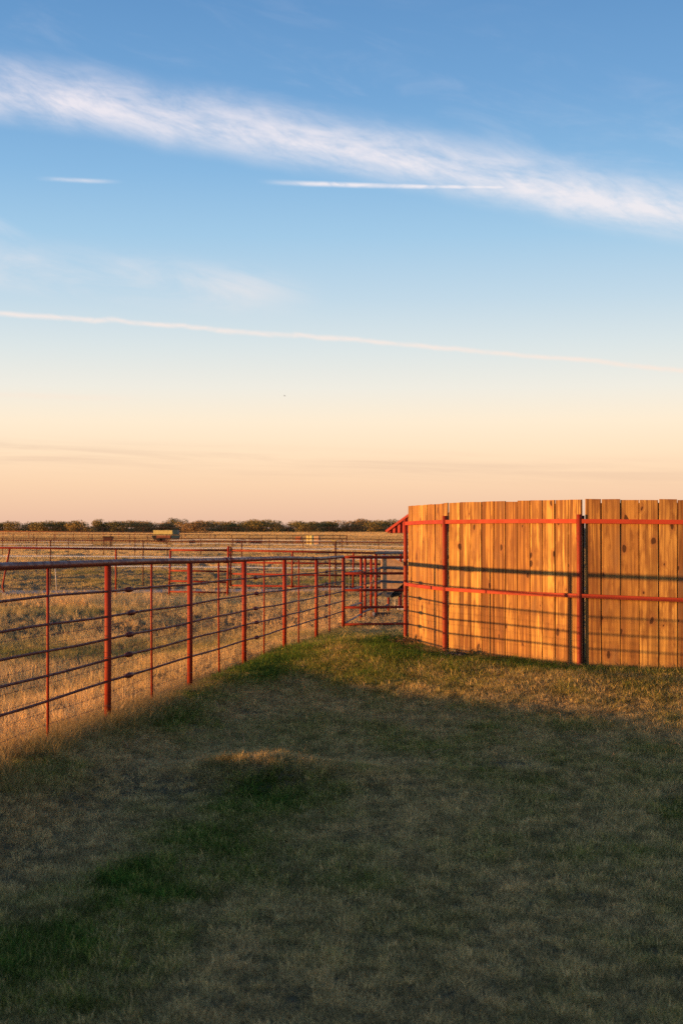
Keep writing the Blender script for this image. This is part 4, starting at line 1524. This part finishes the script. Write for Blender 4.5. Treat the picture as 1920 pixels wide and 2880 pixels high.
# lawn
def lawn_tone(X_, Y_):
    big = fbm(X_ * 0.55 + 5, Y_ * 0.30 + 3)
    mid = fbm(X_ * 2.3 + 40, Y_ * 1.6 + 11)
    t = 0.27 + (big - 0.5) * 1.2 + (mid - 0.5) * 0.8

    def spot(px, py, rx, ry, amp):
        nonlocal t
        Yc = (EYE + 0.2) * 4000 / (py - 1485)
        Xc = (px - 960) / 4000 * Yc
        t = t + amp * (0.15 + 1.5 * fbm(X_ * 5 + px, Y_ * 4)) * np.exp(-(((X_ - Xc) / rx) ** 2 + ((Y_ - Yc) / ry) ** 2))
    spot(760, 2190, 0.50, 0.80, 0.75)
    spot(560, 2290, 0.50, 0.6, 0.65)
    spot(430, 2370, 0.45, 0.4, 0.45)
    spot(330, 2440, 0.45, 0.5, 0.6)
    spot(120, 2560, 0.45, 0.45, 0.75)
    spot(0, 2700, 0.45, 0.45, 0.7)
    spot(420, 2120, 0.8, 1.0, -0.35)
    spot(200, 2280, 0.6, 0.8, -0.25)
    spot(600, 2720, 0.5, 0.5, -0.2)
    spot(1250, 2160, 0.7, 0.8, 0.15)
    spot(1000, 1860, 0.7, 2.0, 0.05)
    s = X_ - fenceX(Y_)
    t = t + 0.35 * (1 - sstep(s, 0.35, 0.9))
    md = seg_dist(X_, Y_, WF)
    t = t + 0.40 * (1 - sstep(md, 0.3, 0.9)) + 0.22 * (1 - sstep(md, 0.8, 3.2)) - 0.08 * np.exp(-((md - 2.0) / 0.5) ** 2)
    return np.clip(t, -0.1, 1.1)


parts_ = []
for (y0, y1, dens, sc_) in ((3.4, 7.5, 2200, 1.0), (7.5, 12.5, 1700, 1.05), (12.5, 20.0, 1100, 1.15), (20.0, 28.5, 480, 1.5)):
    X_, Y_ = pts_in(y0, y1, lambda Y: np.maximum(fenceX(Y) + 0.05, -0.27 * Y - 0.5), lambda Y: 0.27 * Y + 0.7, dens)
    keep = rng.uniform(size=len(X_)) < (0.82 + 0.36 * (fbm(X_ * 3, Y_ * 3) - 0.3))
    # bare soil patch in the shade
    bare = np.exp(-(((X_ - 1.25) / 0.42) ** 2 + ((Y_ - 11.15) / 0.22) ** 2)) * (0.5 + fbm(X_ * 6, Y_ * 6))
    keep &= rng.uniform(size=len(X_)) > bare
    md = seg_dist(X_, Y_, WF)
    X_, Y_, md = X_[keep], Y_[keep], md[keep]
    t = lawn_tone(X_, Y_)
    sc = sc_ * rng.uniform(0.7, 1.3, len(X_)) * (0.75 + 0.5 * np.clip(t, 0, 1)) * (1 + 0.35 * (fbm(X_ * 1.5 + 9, Y_ * 1.5) - 0.5))
    sc *= 1 + 0.45 * (1 - sstep(md, 0.9, 2.4)) * sstep(md, 0.2, 0.8)
    cl = fbm(X_ * 15 + 70, Y_ * 11, 3)
    lum = (0.95 + 0.80 * sstep(cl, 0.3, 0.75)) 
    sc = sc * (0.85 + 0.3 * sstep(cl, 0.35, 0.7))
    t = t + 0.35 * (fbm(X_ * 7 + 20, Y_ * 5 + 9, 2) - 0.5)
    parts_.append((np.stack([X_, Y_, ground_z(X_, Y_)], 1), sc, t, lum))
cat_ = lambda i: np.concatenate([p[i] for p in parts_])
print('LAWN', len(cat_(0)))
scatter('lawn_grass', cat_(0), cat_(1), cat_(2), cat_(3), lawn_tufts, 5, 'short patchy green and straw-coloured lawn grass', 0.25)

# taller grass along the foot of both fences, and scattered on the lit strip
parts_ = []
n = 5200
Y_ = rng.uniform(2.5, 27.5, n)
s = rng.normal(0.02, 0.17, n)
X_ = fenceX(Y_) + s
k = fbm(X_ * 1.2, Y_ * 1.1)
gap = np.exp(-((Y_ - 10.0) / 0.35) ** 2)
keep = (rng.uniform(size=n) < np.clip(k * 1.9 - 0.15, 0.2, 1)) & (rng.uniform(size=n) > gap)
X_, Y_, k, s = X_[keep], Y_[keep], k[keep], s[keep]
hs = 0.62 + 0.55 * k
hs *= (1 + 0.18 * (1 - sstep(Y_, 9, 12))) * (1 - 0.68 * sstep(Y_, 12.5, 17.5)) * 0.84
parts_.append((np.stack([X_, Y_, ground_z(X_, Y_)], 1), hs * rng.uniform(0.8, 1.3, len(X_)), np.clip(0.12 + (k - 0.5) * 0.8 + s * 0.6 + 0.3 * sstep(Y_, 15, 22), -0.05, 0.9), 0.8 + 0.5 * rng.uniform(size=len(X_))))
n = 2600
t_ = rng.uniform(0, 1, n) * (len(WF) - 2)
i_ = t_.astype(int)
f_ = t_ - i_
A_ = np.array(WF)
B_ = A_[i_] * (1 - f_[:, None]) + A_[i_ + 1] * f_[:, None]
B_ = B_ + rng.normal(0, 0.10, (n, 2)) + np.array([-0.05, -0.10])
k = fbm(B_[:, 0] * 2.2 + 5, B_[:, 1] * 2.2)
keep = rng.uniform(size=n) < np.clip(k * 2.2 - 0.55, 0.05, 1)
B_, k = B_[keep], k[keep]
parts_.append((np.stack([B_[:, 0], B_[:, 1], ground_z(B_[:, 0], B_[:, 1])], 1), (0.18 + 0.30 * k) * rng.uniform(0.7, 1.3, len(k)), np.clip(0.55 + (k - 0.5) * 1.0, 0, 1), 0.8 + 0.5 * rng.uniform(size=len(k))))
pick_ = rng.uniform(size=len(B_)) < 0.10
C_ = B_[pick_] + np.array([-0.04, -0.05])
parts_.append((np.stack([C_[:, 0], C_[:, 1], ground_z(C_[:, 0], C_[:, 1])], 1), rng.uniform(0.55, 1.0, len(C_)), rng.uniform(-0.1, 0.6, len(C_)), rng.uniform(0.9, 1.3, len(C_))))
# sparse taller sprigs over the lawn
X_, Y_ = pts_in(4.0, 26.0, lambda Y: np.maximum(fenceX(Y) + 0.3, -0.27 * Y), lambda Y: 0.27 * Y + 0.3, 5)
k = fbm(X_ + 3, Y_)
parts_.append((np.stack([X_, Y_, ground_z(X_, Y_)], 1), (0.18 + 0.22 * k) * rng.uniform(0.7, 1.2, len(k)), np.clip(0.1 + (k - 0.5) * 1.2, -0.1, 0.8), 1.0 + 0.4 * rng.uniform(size=len(k))))
scatter('tall_grass', cat_(0), cat_(1), cat_(2), cat_(3), tall_tufts, 4, 'longer tufts of grass along the foot of both fences', 0.12)

# lit hump: straw tufts
n = 150
X_ = rng.normal(-0.62, 0.50, n)
Y_ = rng.normal(10.55, 0.22, n)
P_ = np.stack([X_, Y_, ground_z(X_, Y_)], 1)
scatter('straw_tufts', P_, rng.uniform(0.28, 0.48, n), rng.uniform(-0.1, 0.25, n), rng.uniform(1.0, 1.3, n), tall_tufts, 4, 'low straw-coloured tufts on the small sunlit hump in the lawn', 0.15)

# dry pasture
parts_ = []
fence_r = lambda Y: np.where(Y < 27.8, fenceX(Y) - 0.02, 0.30 * Y + 1.0)


def field_tone(X_, Y_):
    t = 0.16 + 1.15 * (fbm(X_ * 0.22 + 9, Y_ * 0.16 + 2) - 0.5) + 0.5 * (fbm(X_ * 1.1, Y_ * 0.7 + 8) - 0.5)
    t = t + 0.42 * np.exp(-((Y_ - 23.0) / 2.0) ** 2) * (X_ < fenceX(Y_)) * sstep(-X_, 1.0, 3.0)
    t = t + 0.55 * np.exp(-((Y_ - 41.3) / 1.4) ** 2) + 0.25 * np.exp(-((Y_ - 33.5) / 2.2) ** 2)
    t = t + 0.32 * sstep(Y_, 46, 50) * (1 - sstep(Y_, 62, 85))
    return np.clip(t, -0.1, 1.05)


for (y0, y1, dens, s0, coll) in ((5.0, 16.0, 62, 1.0, 0), (16.0, 28.0, 42, 1.1, 0), (28.0, 44.0, 20, 1.3, 0)):
    X_, Y_ = pts_in(y0, y1, lambda Y: -0.27 * Y - 1.2, (lambda Y: fenceX(Y) - 0.05) if y1 < 28.5 else (lambda Y: 0.14 * Y + 2.0), dens)
    t = field_tone(X_, Y_)
    hk = fbm(X_ * 0.5 + 60, Y_ * 0.5)
    # mown look: greener ground is shorter
    sc = s0 * (0.44 + 0.62 * hk) * (1 - 0.50 * np.clip(t, 0, 1)) * rng.uniform(0.7, 1.25, len(X_))
    sc = sc * (1 - 0.55 * np.exp(-((Y_ - 41.3) / 1.5) ** 2))
    sc = sc * (1 - 0.4 * sstep(X_ - fenceX(Y_), -1.8, 0) * sstep(Y_, 13, 17))
    keep = rng.uniform(size=len(X_)) < np.clip(0.55 + 0.9 * (hk - 0.3), 0.3, 1)
    sc = np.minimum(sc, 1.25)
    parts_.append((np.stack([X_, Y_, ground_z(X_, Y_)], 1)[keep], sc[keep], t[keep], (0.88 + 0.45 * fbm(X_ * 3, Y_ * 3))[keep]))
for (y0, y1, dens) in ((5.0, 16.0, 150), (16.0, 28.0, 100), (28.0, 44.0, 45)):
    X_, Y_ = pts_in(y0, y1, lambda Y: -0.27 * Y - 1.2, (lambda Y: fenceX(Y) - 0.05) if y1 < 28.5 else (lambda Y: 0.14 * Y + 2.0), dens)
    t = field_tone(X_, Y_)
    sc = rng.uniform(0.22, 0.42, len(X_)) * (1.0 if y0 < 20 else 1.25)
    parts_.append((np.stack([X_, Y_, ground_z(X_, Y_)], 1), sc, t, 0.85 + 0.4 * fbm(X_ * 3, Y_ * 3)))
# beside the pen behind the gate
scatter('dry_grass', cat_(0), cat_(1), cat_(2), cat_(3), dry_tufts, 5, 'dry golden pasture grass left of and behind the pipe fence', 0.12)
parts_ = []
for (y0, y1, dens, s0) in ((27.0, 43.5, 14, 0.55), (45.8, 70.0, 12, 0.5), (70.0, 150.0, 4.5, 0.85), (150.0, 330.0, 1.1, 1.6), (330.0, 596.0, 0.3, 2.8)):
    X_, Y_ = pts_in(y0, y1, (lambda Y: fenceX(Y) + 0.5) if y0 < 28 else (lambda Y: -0.27 * Y - 2.0), lambda Y: (0.14 * Y + 4), dens)
    t = field_tone(X_, Y_)
    hk = fbm(X_ * 0.12 + 60, Y_ * 0.06)
    hk2 = fbm(X_ * 0.5 + 6, Y_ * 0.25)
    sc = s0 * (0.45 + 0.8 * hk2) * rng.uniform(0.7, 1.25, len(X_))
    lm = 0.72 + 0.5 * hk
    if y0 > 140:
        t = t * 0.25
        lm = lm * (0.72 if y0 < 300 else 0.95)
    keep = rng.uniform(size=len(X_)) < np.clip(0.35 + 1.3 * (hk2 - 0.3), 0.25, 1)
    parts_.append((np.stack([X_, Y_, ground_z(X_, Y_)], 1)[keep], sc[keep], t[keep], lm[keep]))
scatter('pasture_grass', cat_(0), cat_(1), cat_(2), cat_(3), mat_tufts, 4, 'low brown and olive pasture grass out to the horizon', 0.08)

# tall pale weeds by the lane
n = 420
X_ = rng.normal(-6.6, 1.9, n)
Y_ = rng.uniform(35.5, 39.0, n)
P_ = np.stack([X_, Y_, ground_z(X_, Y_)], 1)
scatter('dry_weeds', P_, rng.uniform(0.9, 1.6, n), rng.uniform(-0.1, 0.2, n), rng.uniform(0.9, 1.2, n), dry_tufts, 5, 'taller dry weeds on the near side of the gravel lane', 0.12)

# loose straws lying on the lawn
mb = MB()
for i in range(70):
    Y = random.uniform(11.0, 20.5)
    X = random.uniform(max(fenceX(Y) + 0.4, -0.2 * Y), 0.24 * Y)
    a_ = random.uniform(0, 6.28)
    L_ = random.uniform(0.04, 0.13)
    up_ = random.uniform(0.01, 0.09)
    z = gz(X, Y) + 0.03
    pts = []
    for t in (0, 0.33, 0.66, 1.0):
        pts.append((X + math.cos(a_) * L_ * t + 0.01 * math.sin(t * 3), Y + math.sin(a_) * L_ * t, z + up_ * math.sin(t * 2.4)))
    mb.tube(pts, [0.0022, 0.002, 0.0016, 0.0008], 4, cap=False)
mb.build('loose_straw', plain_mat('straw', (0.46, 0.30, 0.17), 0.8, 0.25, 20), None, (0, 0, 0), kind='stuff')
bpy.data.objects['loose_straw']['label'] = 'loose dry straws lying on the lawn'

# two small clods / dung heaps at the foot of the wooden fence
for (px, py, Y, s_, lab) in ((1285, 1832, 17.9, 0.10, 'small grey dried weed clump right of the wooden fence\'s second post'),
                             (1150, 1800, 20.0, 0.12, 'small brown weed clump at the foot of the wooden fence\'s end post')):
    p = from_px(px, py, Y)
    vs, fs = [], []
    zg = gz(p.x, Y)
    for i in range(160):
        c_ = np.array([p.x + rng.normal() * s_ * 0.8, Y + rng.normal() * s_ * 0.5, zg + 0.03 + abs(rng.normal()) * s_ * 0.4])
        a_ = rng.normal(size=3)
        a_ /= np.linalg.norm(a_)
        b_ = np.cross(a_, rng.normal(size=3))
        b_ /= np.linalg.norm(b_)
        sz = rng.uniform(0.008, 0.028)
        q = len(vs)
        vs += [tuple(c_ + a_ * sz), tuple(c_ + b_ * sz * 0.6), tuple(c_ - a_ * sz), tuple(c_ - b_ * sz * 0.6)]
        fs.append((q, q + 1, q + 2, q + 3))
    o = mesh_obj('weed_clump', vs, fs, plain_mat('weed', (0.14, 0.12, 0.09) if px > 1200 else (0.12, 0.08, 0.04), 0.9, 0.5, 30))
    tag(o, lab, 'weed')
